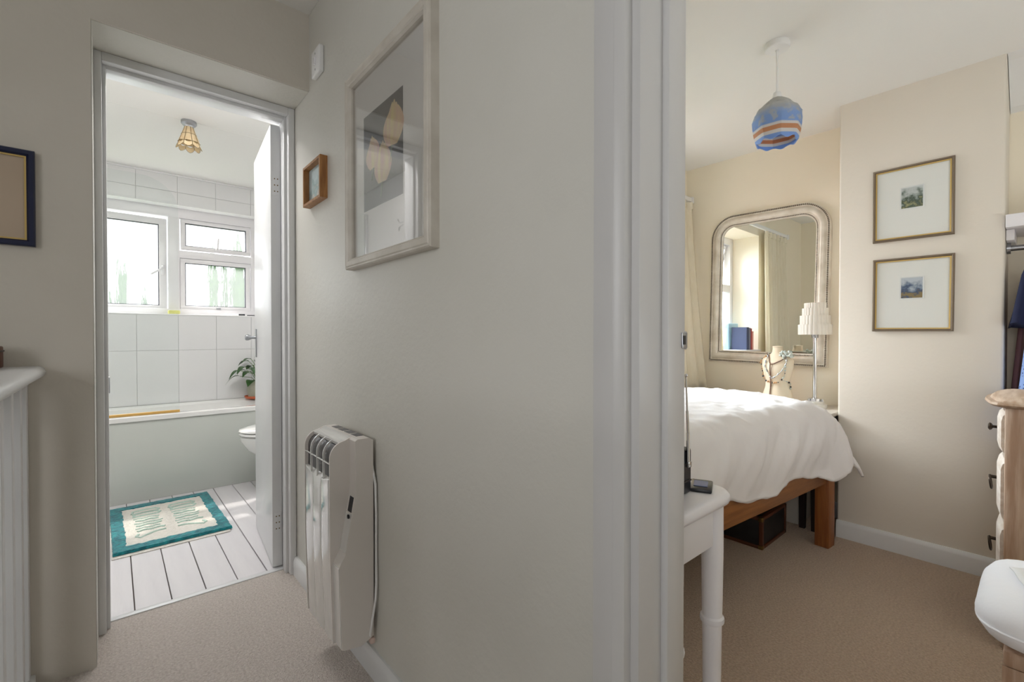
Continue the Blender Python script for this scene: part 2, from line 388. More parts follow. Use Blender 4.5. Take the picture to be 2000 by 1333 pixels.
# skirtings in the hall
def skirting(name, a0, a1, face, z1=.075, t=.014, axis='y', sign=-1, m='gloss_white', z0=0):
    poly = [(face, z0), (face + sign * t, z0), (face + sign * t, z1 - .02), (face + sign * t * .8, z1 - .008), (face + sign * t * .4, z1), (face, z1)]
    return struct(MB().prism(poly, a0, a1, axis), name, m, ang=50)
skirting('baseboard_right', .478, 2.165, HX, .078, .016)
skirting('baseboard_back', -1.75, .6, -2.3, .078, .016, 'x', 1)

# bathroom door lining (frame): stepped, in front of the wall recess
b = MB()
for x0, x1, y0, y1 in ((-.045, -.0235, 2.155, 2.30), (-.024, -.0125, 2.185, 2.232), (.582, .608, 2.155, 2.30), (.5705, .583, 2.185, 2.232)):
    b.box(x0, x1, y0, y1, 0, 2.043, .003)
b.box(-.0235, .582, 2.155, 2.30, 2.012, 2.043, .003).box(-.0125, .5705, 2.185, 2.232, 1.998, 2.0125, .003)
struct(b, 'door_frame', 'gloss_white')
struct(MB().box(-.02, .58, 2.232, 2.262, -.005, .004, .002), 'trim_2', 'gloss_white')

# bathroom door leaf, hinged on the right, standing open into the bathroom
d1 = thing('door_1', (.5765, 2.262, .008), None, None); d1['kind'] = 'structure'
ang = math.atan2(.60 - .5765 + .026, .56)
d1.rotation_euler = (0, 0, -R(5.2))
LL = .565
MB().box(-.040, 0, 0, LL, 0, 1.988, .002).build('leaf', 'gloss_white', d1, local=True)
hp = MB().box(-.0435, -.0400, LL - .075, LL - .04, .93, 1.08, .001).build('handle_plate', 'steel', d1, local=True)
MB().lathe([(.008, 0), (.007, .018), (.012, .026), (.016, .034), (.016, .044), (.010, .050)], (0, 0, 0), 16, axis='x').build('knob', 'steel', hp, local=True)
hp.children[0].location = (-.0435, LL - .057, 1.035); hp.children[0].rotation_euler = (0, 0, PI)
for zc in (.2, 1.72):
    MB().box(-.033, -.004, -.0022, .0, zc - .045, zc + .045, .0008).build('hinge', 'gloss_white', d1, local=True)
    sc = MB()
    for i in range(3):
        for k in range(2): sc.lathe([(.0028, -.003), (.0028, 0)], (-.024 + .012 * k, 0, zc - .028 + .028 * i), 8, axis='y')
    sc.build('hinge_screws', 'came', d1, local=True)['kind'] = 'stuff'

# bedroom doorway: lining, stop and architrave on the hall side
b = MB()
b.box(.585, .609, .4365, .4760, 0, 2.07, .002)
poly = [(.609, .4365), (.585, .4365), (.588, .427), (.594, .4215), (.609, .4200)]
b.prism(poly, 0, 2.05, 'z')
b.box(.585, .609, -.43, .4760, 2.032, 2.075, .002)
b.box(.585, .609, -.43, -.35, 0, 2.05, .002)
struct(b, 'trim_3', 'jamb_white')
b = MB().box(.6095, .735, .4055, .4700, 0, 2.02, .0015).box(.6095, .735, -.41, -.34, 0, 2.02, .0015).box(.6095, .735, -.41, .47, 1.985, 2.02, .0015)
struct(b, 'door_frame', 'jamb_white')
struct(MB().box(.672, .7245, .3935, .4060, 0, 1.99, .002).box(.672, .7245, -.345, -.33, 0, 1.99, .002), 'trim_4', 'jamb_white')
st = MB().box(.7245, .7275, .392, .4055, 1.028, 1.058, .0006).box(.712, .7285, .3915, .3935, 1.030, 1.056, .0006)
o = st.build('strike_plate', 'steel'); tag(o, 'small steel strike plate on the edge of the bedroom door jamb', 'strike plate')
MB().box(.714, .7215, .3905, .3925, 1.036, 1.051).build('keep_slot', 'black_plastic', o)
struct(MB().box(.60, .74, -.34, .40, -.02, .003, .002), 'trim_5', 'brass')

# ------------------------------------------------------------------ setting: bathroom
BX0, BX1, BY1, BZ = -.45, 1.27, 4.30, 2.27
fb = struct(MB().box(BX0, BX1, 2.24, 4.3, -.06, -.012), 'floor_bathroom', 'board_gap', smooth=False)
P_ = .1148; x = .516 - 9 * P_; brd = None
while x < BX1:
    x0 = max(x + .0018, BX0); x1 = min(x + P_ - .0018, BX1)
    if x1 - x0 > .02:
        MB().box(x0, x1, 2.245, 3.78, -.011, 0 + random.uniform(-.0008, .0005), .0015, 1).build('floorboard', 'board_paint', fb, origin=((x0 + x1) / 2, 3, 0))
    x += P_
# left wall, right wall
struct(MB().box(BX0 - .1, BX0, 2.24, 4.6, 0, 2.35), 'wall_bathroom_left', 'plain_white', smooth=False)
struct(MB().box(BX1, BX1 + .1, 2.24, 4.6, 0, 2.35), 'wall_bathroom_right', 'plain_white', smooth=False)
struct(MB().box(HX, BX1, 2.24, 2.30, 0, 2.35), 'wall_bathroom_front', 'plain_white', smooth=False)
# back wall with window recess
WX0, WX1, WZ0, WZ1 = -.37, .935, 1.212, 2.045
b = MB().box(BX0 - .1, BX1 + .1, BY1 + .008, 4.55, 0, WZ0).box(BX0 - .1, BX1 + .1, BY1 + .008, 4.55, WZ1, 2.35)
b.box(BX0 - .1, WX0, BY1 + .008, 4.55, WZ0, WZ1).box(WX1, BX1 + .1, BY1 + .008, 4.55, WZ0, WZ1)
wb = struct(b, 'wall_bathroom_back', 'grout', smooth=False)
TW = .2455; tx = .376 - 4 * TW
rows = [(0.545, .944), (.944, 1.212), (2.045, 2.138), (2.138, 2.27)]
rows2 = [(1.212, 1.344), (1.344, 1.744), (1.744, 2.045)]
cols = []
x = tx
while x < BX1:
    cols.append((max(x, BX0), min(x + TW, BX1))); x += TW
def tile(x0, x1, z0, z1):
    if x1 - x0 < .01 or z1 - z0 < .01: return
    MB().box(x0 + .0008, x1 - .0008, BY1 + random.uniform(-.0004, .0004), BY1 + .010, z0 + .0008, z1 - .0008, .0008, 1).build('tile', 'tile_white', wb, origin=((x0 + x1) / 2, BY1, (z0 + z1) / 2))
for a, c in cols:
    for z0, z1 in rows: tile(a, c, z0, z1)
    for z0, z1 in rows2:
        if a < WX0: tile(a, min(c, WX0), z0, z1)
        if c > WX1: tile(max(a, WX1), c, z0, z1)
# white sill board and recess lining
struct(MB().box(WX0, WX1, BY1 - .004, 4.43, WZ0 - .004, WZ0 + .006, .003).box(WX0, WX1, BY1 + .002, 4.43, WZ1 - .003, WZ1 + .001).box(WX0 - .001, WX0 + .003, BY1 + .002, 4.43, WZ0, WZ1).box(WX1 - .003, WX1 + .001, BY1 + .002, 4.43, WZ0, WZ1), 'sill_bathroom', 'plain_white')
# ceiling in two boards meeting in a seam above the lamp
cb = struct(MB().box(BX0 - .1, BX1 + .1, 2.30, 4.55, 2.281, 2.36), 'ceiling_bathroom', 'grout', smooth=False)
for y0, y1 in ((2.30, 3.1885), (3.1905, 4.32)):
    MB().box(BX0, BX1, y0, y1, 2.27, 2.283, .0015, 1).build('panel', 'ceiling_paint', cb, origin=(0, (y0 + y1) / 2, 2.27))
struct(MB().box(BX0, BX1, BY1 - .012, BY1 + .002, 2.256, 2.271, .005), 'trim_6', 'plain_white')

# bathroom window: frame, mullion, transom, left sash ajar, top light ajar, fixed light
w1 = thing('window_1', (.28, 4.44, WZ0), None, None); w1['kind'] = 'structure'
Y0, Y1 = 4.405, 4.465
zb, zt = WZ0 + .006, WZ1
b = MB().box(WX0, WX1, Y0, Y1, zb, zb + .045, .004).box(WX0, WX1, Y0, Y1, zt - .075, zt, .004).box(WX0, WX0 + .045, Y0 + .001, Y1, zb + .04, zt - .07, .004).box(WX1 - .045, WX1, Y0 + .001, Y1, zb + .04, zt - .07, .004)
b.box(.325, .398, Y0 + .001, Y1, zb + .04, zt - .07, .004).box(.39, WX1 - .04, Y0 + .002, Y1, 1.662, 1.718, .004)
b.build('frame', 'upvc', w1)
def sash(name, x0, x1, z0, z1, fw, rx=0, rz=0, pivot=None, y=Y0 + .012, th=.045):
    piv = pivot or (x0, y + th, z0)
    s_ = MB()
    s_.box(x0, x1, y, y + th, z0, z0 + fw, .005).box(x0, x1, y, y + th, z1 - fw, z1, .005).box(x0, x0 + fw, y + .0006, y + th, z0 + fw - .006, z1 - fw + .006, .005).box(x1 - fw, x1, y + .0006, y + th, z0 + fw - .006, z1 - fw + .006, .005)
    o = s_.build(name, 'upvc', w1, origin=piv)
    g = .0045
    def off(mb): return mb
    gk = MB()
    for a in ((x0 + fw, x1 - fw, z0 + fw, z0 + fw + g), (x0 + fw, x1 - fw, z1 - fw - g, z1 - fw), (x0 + fw, x0 + fw + g, z0 + fw, z1 - fw), (x1 - fw - g, x1 - fw, z0 + fw, z1 - fw)):
        gk.box(a[0], a[1], y + .008, y + .030, a[2], a[3])
    q = gk.build('gasket', 'gasket', o, local=True); q.data.transform(Matrix.Translation(-Vector(piv)))
    pn = MB().add([(x0 + fw, y + .02, z0 + fw), (x1 - fw, y + .02, z0 + fw), (x1 - fw, y + .02, z1 - fw), (x0 + fw, y + .02, z1 - fw)], [(0, 1, 2, 3)]).build('pane', 'frosted', o, local=True, smooth=False); pn.data.transform(Matrix.Translation(-Vector(piv)))
    o.rotation_euler = (rx, 0, rz)
    return o, piv
s1, pv = sash('sash', -.325, .318, zb + .02, 1.955, .048, rz=R(1.6), pivot=(-.325, Y1, zb + .02))
h = MB().box(.283, .303, Y0 - .004, Y0 + .012, 1.52, 1.60, .004).tube([(.293, Y0 - .008, 1.585), (.293, Y0 - .03, 1.58), (.27, Y0 - .034, 1.555), (.215, Y0 - .034, 1.515)], .008).build('handle', 'upvc', s1, local=True)
h.data.transform(Matrix.Translation(-Vector(pv)))
s2, pv = sash('sash', .405, .885, 1.723, 1.965, .030, rx=R(-4.5), pivot=(.405, Y1, 1.965))
h = MB().tube([(.645, Y0 - .004, 1.745), (.645, Y0 - .022, 1.75), (.65, Y0 - .025, 1.83)], .006).box(.63, .665, Y0 - .002, Y0 + .012, 1.728, 1.752, .003).build('stay', 'upvc', s2, local=True)
h.data.transform(Matrix.Translation(-Vector(pv)))
s3, pv = sash('fixed_light', .400, .885, zb + .038, 1.66, .033)
h = MB().box(.64, .67, Y0 + .002, Y0 + .014, zb + .05, zb + .064, .003).build('latch', 'steel', s3, local=True)
h.data.transform(Matrix.Translation(-Vector(pv)))

# ------------------------------------------------------------------ setting: bedroom
MX, BRX, CZ, WY = 3.165, 2.872, 2.25, 1.71
struct(MB().box(.73, 3.4, -1.7, 2.05, -.06, 0), 'floor_bedroom', 'carpet_bed', smooth=False)
struct(MB().box(.73, 3.4, -1.8, 2.06, CZ, CZ + .1), 'ceiling_bedroom', 'ceiling_paint', smooth=False)
struct(MB().box(MX, 3.4, -1.8, 2.06, 0, CZ), 'wall_bedroom_far', 'cream_paint', smooth=False)
struct(MB().box(BRX, MX, .112, .706, -.02, CZ + .03, .010, 3), 'wall_chimney_breast', 'breast_paint')
struct(MB().box(.735, 3.3, -1.8, -1.7, 0, CZ), 'wall_bedroom_right', 'cream_paint', smooth=False)
struct(MB().box(.7301, .736, .47, 1.71, 0, CZ).box(.7301, .736, -1.7, -.42, 0, CZ), 'wall_bedroom_near', 'cream_paint', smooth=False)
RX0, RX1, RZ0, RZ1 = 1.852, 2.80, .915, 1.965
b = MB().box(.73, RX0, WY, 2.06, 0, CZ).box(RX1, 3.4, WY, 2.06, 0, CZ).box(RX0, RX1, WY, 2.06, 0, RZ0).box(RX0, RX1, WY, 2.06, RZ1, CZ)
struct(b, 'wall_bedroom_window', 'cream_paint', smooth=False)
struct(MB().box(RX0, RX1, WY - .025, 2.0, RZ0, RZ0 + .014, .004), 'sill_bedroom', 'white_paint')
skirting('baseboard_chimney', .112, .706, BRX, .088, .016)
skirting('baseboard_far', .72, 1.71, MX, .088, .016)
# sloping boxed soffit over the right alcove
struct(MB().prism([(BRX + .004, CZ), (MX, CZ), (MX, 2.085), (MX - .04, 2.10), (BRX + .05, 2.235)], -1.65, .110, 'y'), 'trim_7', 'plain_white', smooth=False)
# bedroom window
w2 = thing('window_2', (2.3, 1.98, RZ0), None, None); w2['kind'] = 'structure'
b = MB()
for a in ((RX0, RX1, RZ0 + .014, RZ0 + .07), (RX0, RX1, RZ1 - .06, RZ1), (RX0, RX1, 1.46, 1.53), (RX0, RX0 + .06, RZ0 + .065, RZ1 - .055), (RX1 - .06, RX1, RZ0 + .065, RZ1 - .055), (2.30, 2.36, RZ0 + .065, RZ1 - .055)):
    dy = .001 if a[1] - a[0] < .1 else (.002 if a[2] == 1.46 else 0)
    b.box(a[0], a[1], 1.94 + dy, 2.0, a[2], a[3], .004)
b.build('frame', 'upvc', w2)
for x0, x1 in ((RX0 + .06, 2.30), (2.36, RX1 - .06)):
    MB().box(x0, x1, 1.966, 1.972, RZ0 + .07, 1.46).build('pane', 'window_glass', w2, smooth=False)
    sb = MB()
    for a in ((x0, x1, 1.53, 1.565), (x0, x1, RZ1 - .095, RZ1 - .06), (x0, x0 + .035, 1.53, RZ1 - .06), (x1 - .035, x1, 1.53, RZ1 - .06)):
        sb.box(a[0], a[1], -.02, .02, a[2] - RZ1 + .06, a[3] - RZ1 + .06, .003)
    o = sb.build('top_light', 'upvc', w2, local=True); o.location = Vector((0, 1.985, RZ1 - .06)) - w2.location; o.rotation_euler = (R(14), 0, 0)
    MB().box(x0 + .035, x1 - .035, -.003, .003, 1.565 - RZ1 + .06, -.035).build('pane', 'window_glass', o, local=True, smooth=False)

# outside: ground, brick flank wall of the bathroom wing, conifers
struct(MB().box(-12, 14, 2.07, 26, -2.75, -2.6), 'ground', 'lawn', smooth=False)
struct(MB().box(1.37, 1.45, 2.06, 4.6, -2.6, 2.6), 'wall_outside', 'brick', smooth=False)
trees = [(-.04, 1.85, .035, 'leftmost slim conifer, a faint one beyond the big frosted bathroom pane'),
         (.066, 2.3, .040, 'tallest slim conifer behind the big frosted bathroom pane'),
         (.134, 2.22, .034, 'slim conifer just right of the tallest behind the big frosted pane'),
         (.34, 1.9, .045, 'short faint conifer at the right of the big frosted bathroom pane'),
         (1.18, 2.55, .065, 'slim conifer in the middle of the small lower frosted pane'),
         (1.335, 2.4, .05, 'thin faint conifer between two thicker ones beyond the small lower pane'),
         (1.52, 2.75, .1, 'broadest conifer, at the right edge of the small lower frosted pane')]
for ti, (tx_, tz, tr_, lab) in enumerate(trees):
    ty_ = 8.5 + .75 * (ti % 2); tx_ *= ty_ / 8.5; tz = 1.05 + (tz - 1.05) * ty_ / 8.5
    t = thing('conifer', (tx_, ty_, -2.6), lab, 'tree', 'conifers outside the bathroom window')
    rings = []
    for k in range(30):
        f = k / 29.; z = -2.3 + (tz + 2.3) * f; rr = tr_ * min(1, (1 - f) * 9 + .02) * (1 + .22 * math.sin(k * 2.4 + tx_ * 9)); rings.append([(tx_ + rr * math.cos(a * PI / 5) * (1 + .25 * random.random()), ty_ + rr * math.sin(a * PI / 5), z) for a in range(10)])
    MB().loft(rings).build('foliage', 'pine_green', t)
    MB().tube([(tx_, ty_, -2.6), (tx_, ty_, -2.2)], .04).build('trunk', 'dark_wood', t)

# ------------------------------------------------------------------ hall objects
# stair balustrade: capping rail and square balusters
t = thing('stair_balustrade', (-.21, 1.95, 0), 'white stair balustrade with a broad rounded capping rail against the end wall', 'balustrade')
prof = [(-.40, .928)]
for k in range(9):
    a = -PI / 2 + PI * k / 8; prof.append((-.170 + .0175 * math.cos(a), .9435 + .0175 * math.sin(a)))
prof += [(-.40, .961)]
MB().prism(prof, .05, 1.9575, 'y').build('capping_rail', 'gloss_white', t)
MB().box(-.228, -.188, .06, 1.957, .905, .928, .003).build('under_rail', 'gloss_white', t)
MB().box(-.235, -.180, .06, 1.957, 0, .045, .004).build('base_rail', 'gloss_white', t)
bl = None
for yb in (1.941, 1.826, 1.683, 1.540, 1.397, 1.254, 1.111, .968, .825, .682, .539, .396, .253):
    if bl is None:
        bl = MB().box(-.0175, .0175, -.0155, .0155, .045, .906, .0012, 1).build('baluster', 'gloss_white', t, local=True); bl.location = (0, yb - 1.95, 0)
        bl.location.x = .0025
    else: copy_to(bl, (.0025, yb - 1.95, 0), t)
o = MB().box(-.36, -.2345, 1.86, 1.93, .9612, 1.022, .004).build('wooden_box', 'brown_box'); tag(o, 'dark brown wooden box standing on the white capping rail', 'box')
MB().box(-.362, -.2325, 1.858, 1.932, 1.006, 1.011, .001).build('lid_line', 'dark_wood', o)

def picture_frame(nm, loc, label, W, H, fw, fd, mats, profile, art=None, glass='picture_glass', mount='mount', art_size=None, art_off=(0, 0), slip=None, group=None, axis=(0, 0, 0)):
    """frame built in local x (width), z (height), facing -y; origin at its bottom centre back"""
    t = thing(nm, loc, label, 'picture', group)
    t.rotation_euler = axis
    b = MB()
    # mitred frame: sweep profile (inset, depth) around rectangle
    def ring(ins, dep): return [(-W / 2 + ins, -dep, ins), (W / 2 - ins, -dep, ins), (W / 2 - ins, -dep, H - ins), (-W / 2 + ins, -dep, H - ins)]
    b.loft([ring(i, d) for i, d in profile], cap=False)
    b.build('frame', mats, t, local=True, ang=25)
    ins = profile[-1][0]
    if slip:
        sw, sd = slip[1], slip[2]
        MB().loft([ring(ins - .001, sd + .003), ring(ins - .001, sd), ring(ins + sw, sd), ring(ins + sw, sd - .003)], cap=False).build('slip', slip[0], t, local=True, ang=25)
    MB().box(-W / 2 + ins - .004, W / 2 - ins + .004, -.007, -.003, ins - .004, H - ins + .004).build('mount', mount, t, local=True, smooth=False)
    if art:
        aw, ah = art_size; ax, az = art_off; cx, cz = ax, H / 2 + az
        MB().box(-aw / 2, aw / 2, -.0076, -.0070, -ah / 2, ah / 2).build('print', art, t, local=True, smooth=False).location = (cx, 0, cz)
    return t, ins

# big silvery frame with tulips, right hall wall (faces -x)
def facing_mx(loc): return (0, 0, R(-90))
t, ins = picture_frame('framed_print', (.609, 1.2425, 1.268), 'large silver-grey frame with a tulip print on the hall wall', .535, .618, .034, .03, 'frame_grey',
    [(0, .0), (0, .024), (.003, .029), (.008, .027), (.011, .0295), (.024, .029), (.027, .026), (.030, .027), (.034, .020), (.034, .006)], 'art_dark', mount='mount', art_size=(.258, .294), art_off=(-.035, .01), axis=(0, 0, R(-90)))
MB().box(-.2335, .2335, -.0145, -.0125, .033, .585).build('glass', 'picture_glass', t, local=True, smooth=False)
M['petal_pink'] = mat('petal_pink', (232, 190, 172), .8, (240, 222, 150), 30, (1, 1, .4))
def tulip(cx, cz, wd, ht, tilt):
    n = 9; c, s_ = math.cos(tilt), math.sin(tilt)
    for q_, (k, top, m_) in enumerate(((-2, .80, 'petal'), (2, .84, 'petal'), (-1, .96, 'petal_pink'), (1, .92, 'petal_pink'), (0, 1.0, 'petal'))):
        vs = []
        for i in range(n):
            f = i / (n - 1); zz = ht * (f * top - .5); xx = k * wd * (.06 + .16 * math.sin(PI * min(1, f * .80 + .10)))
            ww = wd * .17 * max(.02, math.sin(PI * (f * .90 + .08)) ** .7)
            for e_ in (xx - ww, xx + ww): vs.append((cx + e_ * c - zz * s_, -.0078 - .00016 * q_, cz + e_ * s_ + zz * c))
        MB().add(vs, [(2 * i, 2 * i + 1, 2 * i + 3, 2 * i + 2) for i in range(n - 1)]).build('printed_petal', m_, t, local=True, smooth=False)
    MB().tube([(cx + ht * .5 * s_, -.0078, cz - ht * .48), (cx + ht * .6 * s_ - .01, -.0078, cz - ht * .85)], .0014, 4).build('printed_stem', 'stem', t, local=True)
tulip(.038, .385, .105, .125, -.12); tulip(-.098, .342, .080, .10, .06); tulip(-.030, .295, .095, .12, -.05)

# small wooden frame
t, ins = picture_frame('small_framed_picture', (.609, 1.853, 1.566), 'small deep wooden frame with a pale watercolour beside the bathroom door', .20, .157, .012, .028, 'pine',
    [(0, 0), (0, .027), (.0015, .0285), (.010, .0285), (.011, .0275), (.011, .006)], 'art_pale', art_size=(.176, .133), axis=(0, 0, R(-90)))
MB().box(-.089, .089, -.0125, -.0115, .011, .146).build('glass', 'window_glass', t, local=True, smooth=False)

# navy frame on the end wall
t, ins = picture_frame('navy_framed_picture', (-.385, HY, 1.313), 'navy framed picture with gold slip on the left end wall', .43, .279, .02, .02, 'navy',
    [(0, 0), (0, .016), (.003, .020), (.012, .019), (.0175, .013), (.0175, .006)], mount='mount_beige', slip=('gold', .0045, .012))
# light switch high on the wall
o = thing('wall_switch', (.609, 1.828, 2.098), 'white square switch plate high on the hall wall by the lintel', 'switch')
MB().box(.590, .609, 1.783, 1.873, 2.048, 2.148, .005, 3).build('plate', 'plain_white', o)
MB().box(.584, .592, 1.820, 1.836, 2.084, 2.112, .003).build('rocker', 'upvc', o)
sc = MB()
for dz in (-.03, .03): sc.lathe([(.004, -.0006), (.004, .001)], (.590, 1.828, 2.098 + dz), 8, axis='x')
sc.build('screws', 'steel', o)['kind'] = 'stuff'

# electric panel heater on the hall wall (front faces -x, near side at y = HN)
HN, HF, XB = 1.335, 1.622, .597
INS = .047
t = thing('panel_heater', (.60, 1.48, .13), 'white slim electric panel heater hanging on the hall wall above the carpet', 'heater')
def arc(cx, cz, r, a0, a1, n=8): return [(cx + r * math.cos(R(a0 + (a1 - a0) * k / n)), cz + r * math.sin(R(a0 + (a1 - a0) * k / n))) for k in range(n + 1)]
# rear casing: its front edge steps back above a slanted wedge, so the cover is inset on the near side
rear = [(XB, .135), (XB, .735), (XB - .012, .742), (.548, .742), (.541, .737), (.5445, .64), (.541, .575), (.510, .405), (.497, .385), (.4925, .375), (.5000, .131), (.506, .127), (.56, .118)]
MB().prism(rear, HN, HN + INS + .0045, 'y').build('side_cheek', 'heater_side', t, ang=25)
MB().prism([(XB, .135), (XB, .735), (XB - .012, .742), (.548, .742), (.536, .735), (.510, .66), (.506, .127), (.56, .118)], HN + INS + .004, HF, 'y').build('rear_casing', 'heater_side', t, ang=25)
YF0 = HN + INS
sh = [(.5485, .7425)] + arc(.5325, .684, .0495, 96, 180, 10)
# near and far end plates of the front cover (rounded shoulder)
for ya, yb in ((YF0, YF0 + .006), (HF - .006, HF)):
    MB().prism([(.5485, .60)] + sh + [(.483, .40), (.491, .131), (.512, .131)], ya, yb, 'y').build('cover_end', 'heater_side', t, ang=25)
# glossy front panel in four flutes with fine grooves
NP = 3; fy0, fy1 = YF0 + .0062, HF - .0062; span = (fy1 - fy0) / NP
for k in range(NP):
    y0 = fy0 + k * span; rings = []
    for (xx, zz) in ((.4828, .622), (.4828, .40), (.4915, .131)):
        ring = []
        for j in range(9):
            f = j / 8.; ring.append((xx + .0022 * (abs(2 * f - 1) ** 4), y0 + .0006 + (span - .0012) * f, zz - (.016 * math.sin(PI * ((k + f) / NP)) if zz > .6 else 0)))
        ring += [(xx + .012, y0 + span - .0006, zz), (xx + .012, y0 + .0006, zz)]
        rings.append(ring)
    MB().loft(rings).build('front_panel', 'heater_white', t, ang=45)
# outlet grille: dark recess behind curved ribs
gr = [(.494, .560), (.494, .684)] + arc(.5325, .684, .0385, 180, 110, 8) + [(.535, .70), (.51, .66), (.51, .560)]
MB().prism(gr, YF0 + .006, HF - .006, 'y').build('grille_recess', 'heater_dark', t)
rp = [(.4835, .598)] + arc(.5325, .684, .049, 180, 112, 8)
rp_in = [(.4895, .598)] + arc(.5325, .684, .043, 180, 112, 8)
for k in range(1, 4):
    yk = fy0 + (fy1 - fy0) * k / 4.
    MB().prism(rp + rp_in[::-1], yk - .0022, yk + .0022, 'y').build('grille_rib', 'heater_white', t)
MB().tube([(.4855, fy0, .668), (.4855, fy1, .668)], .0022, 6).build('grille_rib', 'heater_white', t)
MB().prism(arc(.5325, .684, .0494, 116, 92, 6) + [(.5485, .7424), (.5485, .732), (.512, .720)], YF0 + .006, HF - .006, 'y').build('top_lip', 'heater_white', t)
tv = MB()
for k in range(4): tv.box(.562, .586, HN + .045 + k * .055, HN + .045 + k * .055 + .044, .7405, .7428)
tv.build('top_vents', 'heater_dark', t)['kind'] = 'stuff'
# control strip on the slanted wedge face
def wedge(za, zb_, dx, name, m, yw0, yw1):
    fx = lambda z: .510 + (.541 - .510) * (z - .405) / (.575 - .405)
    MB().add([(fx(za) - dx, yw0, za), (fx(za) - dx, yw1, za), (fx(zb_) - dx, yw1, zb_), (fx(zb_) - dx, yw0, zb_), (fx(za) + .004, yw0, za), (fx(za) + .004, yw1, za), (fx(zb_) + .004, yw1, zb_), (fx(zb_) + .004, yw0, zb_)],
        [(0, 1, 2, 3), (4, 5, 6, 7), (0, 1, 5, 4), (1, 2, 6, 5), (2, 3, 7, 6), (3, 0, 4, 7)]).build(name, m, t)
wedge(.412, .522, .0006, 'control_strip', 'heater_white', HN + .001, HN + INS - .001)
MB().prism([(.4905, .372), (.4978, .133), (.5025, .133), (.497, .372)], HN + .0015, HN + INS, 'y').build('front_panel', 'heater_white', t, ang=25)
wedge(.525, .568, .0012, 'display', 'black_plastic', HN + .008, HN + .034)
o = MB().lathe([(.0065, 0), (.0065, .0025), (.005, .0035)], (0, 0, 0), 12, axis='x').build('button', 'black_plastic', t, local=True)
o.location = Vector((.5275, HN + .018, .512)) - t.location; o.rotation_euler = (0, 0, PI)
MB().tube([(.597, HN + .01, .66), (.601, HN - .006, .60), (.602, HN - .009, .50), (.603, HN - .006, .40), (.600, HN - .013, .30), (.598, HN - .012, .25), (.590, HN - .007, .19), (.584, HN - .006, .15), (.588, HN + .01, .125)], .0035, 8).build('cable', 'plain_white', t)
MB().box(.586, .60, HN - .004, HN + .012, .112, .128, .002).build('cable_clip', 'pink_soft', t)
MB().box(.596, .609, HN + .03, HF - .03, .25, .65).build('wall_bracket', 'steel', t)

# ------------------------------------------------------------------ bathroom objects
# bath with panel, rim, tub, shower screen
t = thing('bathtub', (.4, 4.02, 0), 'white bath with a plain grey-green front panel under the window', 'bath')
MB().box(BX0 + .002, BX1 - .002, 3.747, 3.765, 0, .518, .002).build('panel', 'bath_panel', t)
def rrect(x0, x1, y0, y1, z, r, n=5):
    pts = []
    for cx, cy, a0 in ((x1 - r, y1 - r, 0), (x0 + r, y1 - r, 90), (x0 + r, y0 + r, 180), (x1 - r, y0 + r, 270)):
        for k in range(n + 1):
            a = R(a0 + 90 * k / n); pts.append((cx + r * math.cos(a), cy + r * math.sin(a), z))
    return pts
bx0, bx1, by0, by1 = BX0 + .002, BX1 - .002, 3.738, 4.299
rings = [rrect(bx0, bx1, by0, by1, .512, .01), rrect(bx0, bx1, by0, by1, .538, .012), rrect(bx0 + .006, bx1 - .006, by0 + .006, by1 - .002, .545, .012),
         rrect(bx0 + .07, bx1 - .38, by0 + .055, by1 - .05, .545, .09), rrect(bx0 + .085, bx1 - .40, by0 + .07, by1 - .065, .53, .10), rrect(bx0 + .12, bx1 - .48, by0 + .10, by1 - .09, .20, .10), rrect(bx0 + .2, bx1 - .56, by0 + .15, by1 - .14, .17, .08)]
b = MB().loft(rings, cap=False); n = len(rings[0]); b.f.append(tuple(range(6 * n, 7 * n))); b.build('tub', 'ceramic', t, ang=40)
# shower screen: glass with a rounded outer top corner
t = thing('shower_screen', (-.05, 3.765, .545), 'clear glass shower screen with rounded corner standing on the bath rim', 'shower screen')
poly = [(BX0 + .02, .56), (.332, .56), (.332, 1.88)] + [(.132 + .2 * math.cos(R(a)), 1.88 + .2 * math.sin(R(a))) for a in range(9, 91, 9)] + [(BX0 + .02, 2.08)]
MB().prism(poly, 3.762, 3.768, 'y').build('pane', 'glass', t, ang=20)
MB().box(BX0 + .02, .334, 3.757, 3.773, .5455, .562, .002).build('bottom_seal', 'amber', t)
MB().box(BX0, BX0 + .025, 3.752, 3.778, .5455, 2.08, .002).build('wall_channel', 'chrome', t)
MB().box(-.045, -.015, 3.752, 3.778, .70, .80, .003).build('clamp', 'steel', t)
# shower riser on the left wall
t = thing('shower_riser', (BX0, 4.0, .9), 'white shower riser rail and head on the left bathroom wall', 'shower')
MB().tube([(BX0 + .04, 4.0, 1.1), (BX0 + .04, 4.0, 2.05)], .011).build('rail', 'chrome', t)
MB().box(BX0 + .001, BX0 + .05, 3.985, 4.015, 1.12, 1.15, .004).build('bracket', 'plain_white', t)
MB().box(BX0 + .001, BX0 + .05, 3.985, 4.015, 2.0, 2.03, .004).build('bracket', 'plain_white', t)
MB().tube([(BX0 + .05, 4.0, 1.9), (BX0 + .11, 4.0, 1.95), (BX0 + .16, 4.0, 1.93)], [.011, .012, .014]).lathe([(.015, .03), (.04, .005), (.042, 0)], (BX0 + .17, 4.0, 1.90), 16).build('shower_head', 'chrome', t)
MB().box(BX0 + .001, BX0 + .08, 4.10, 4.26, 1.05, 1.32, .01).build('shower_box', 'plain_white', t)
o = MB().tube([(BX0 + .001, 3.13, 1.90), (BX0 + .03, 3.13, 1.89), (BX0 + .045, 3.13, 1.915)], .005).tube([(BX0 + .001, 3.13, 1.88), (BX0 + .03, 3.12, 1.86), (BX0 + .035, 3.13, 1.83), (BX0 + .03, 3.14, 1.86)], .004).build('robe_hook', 'chrome')
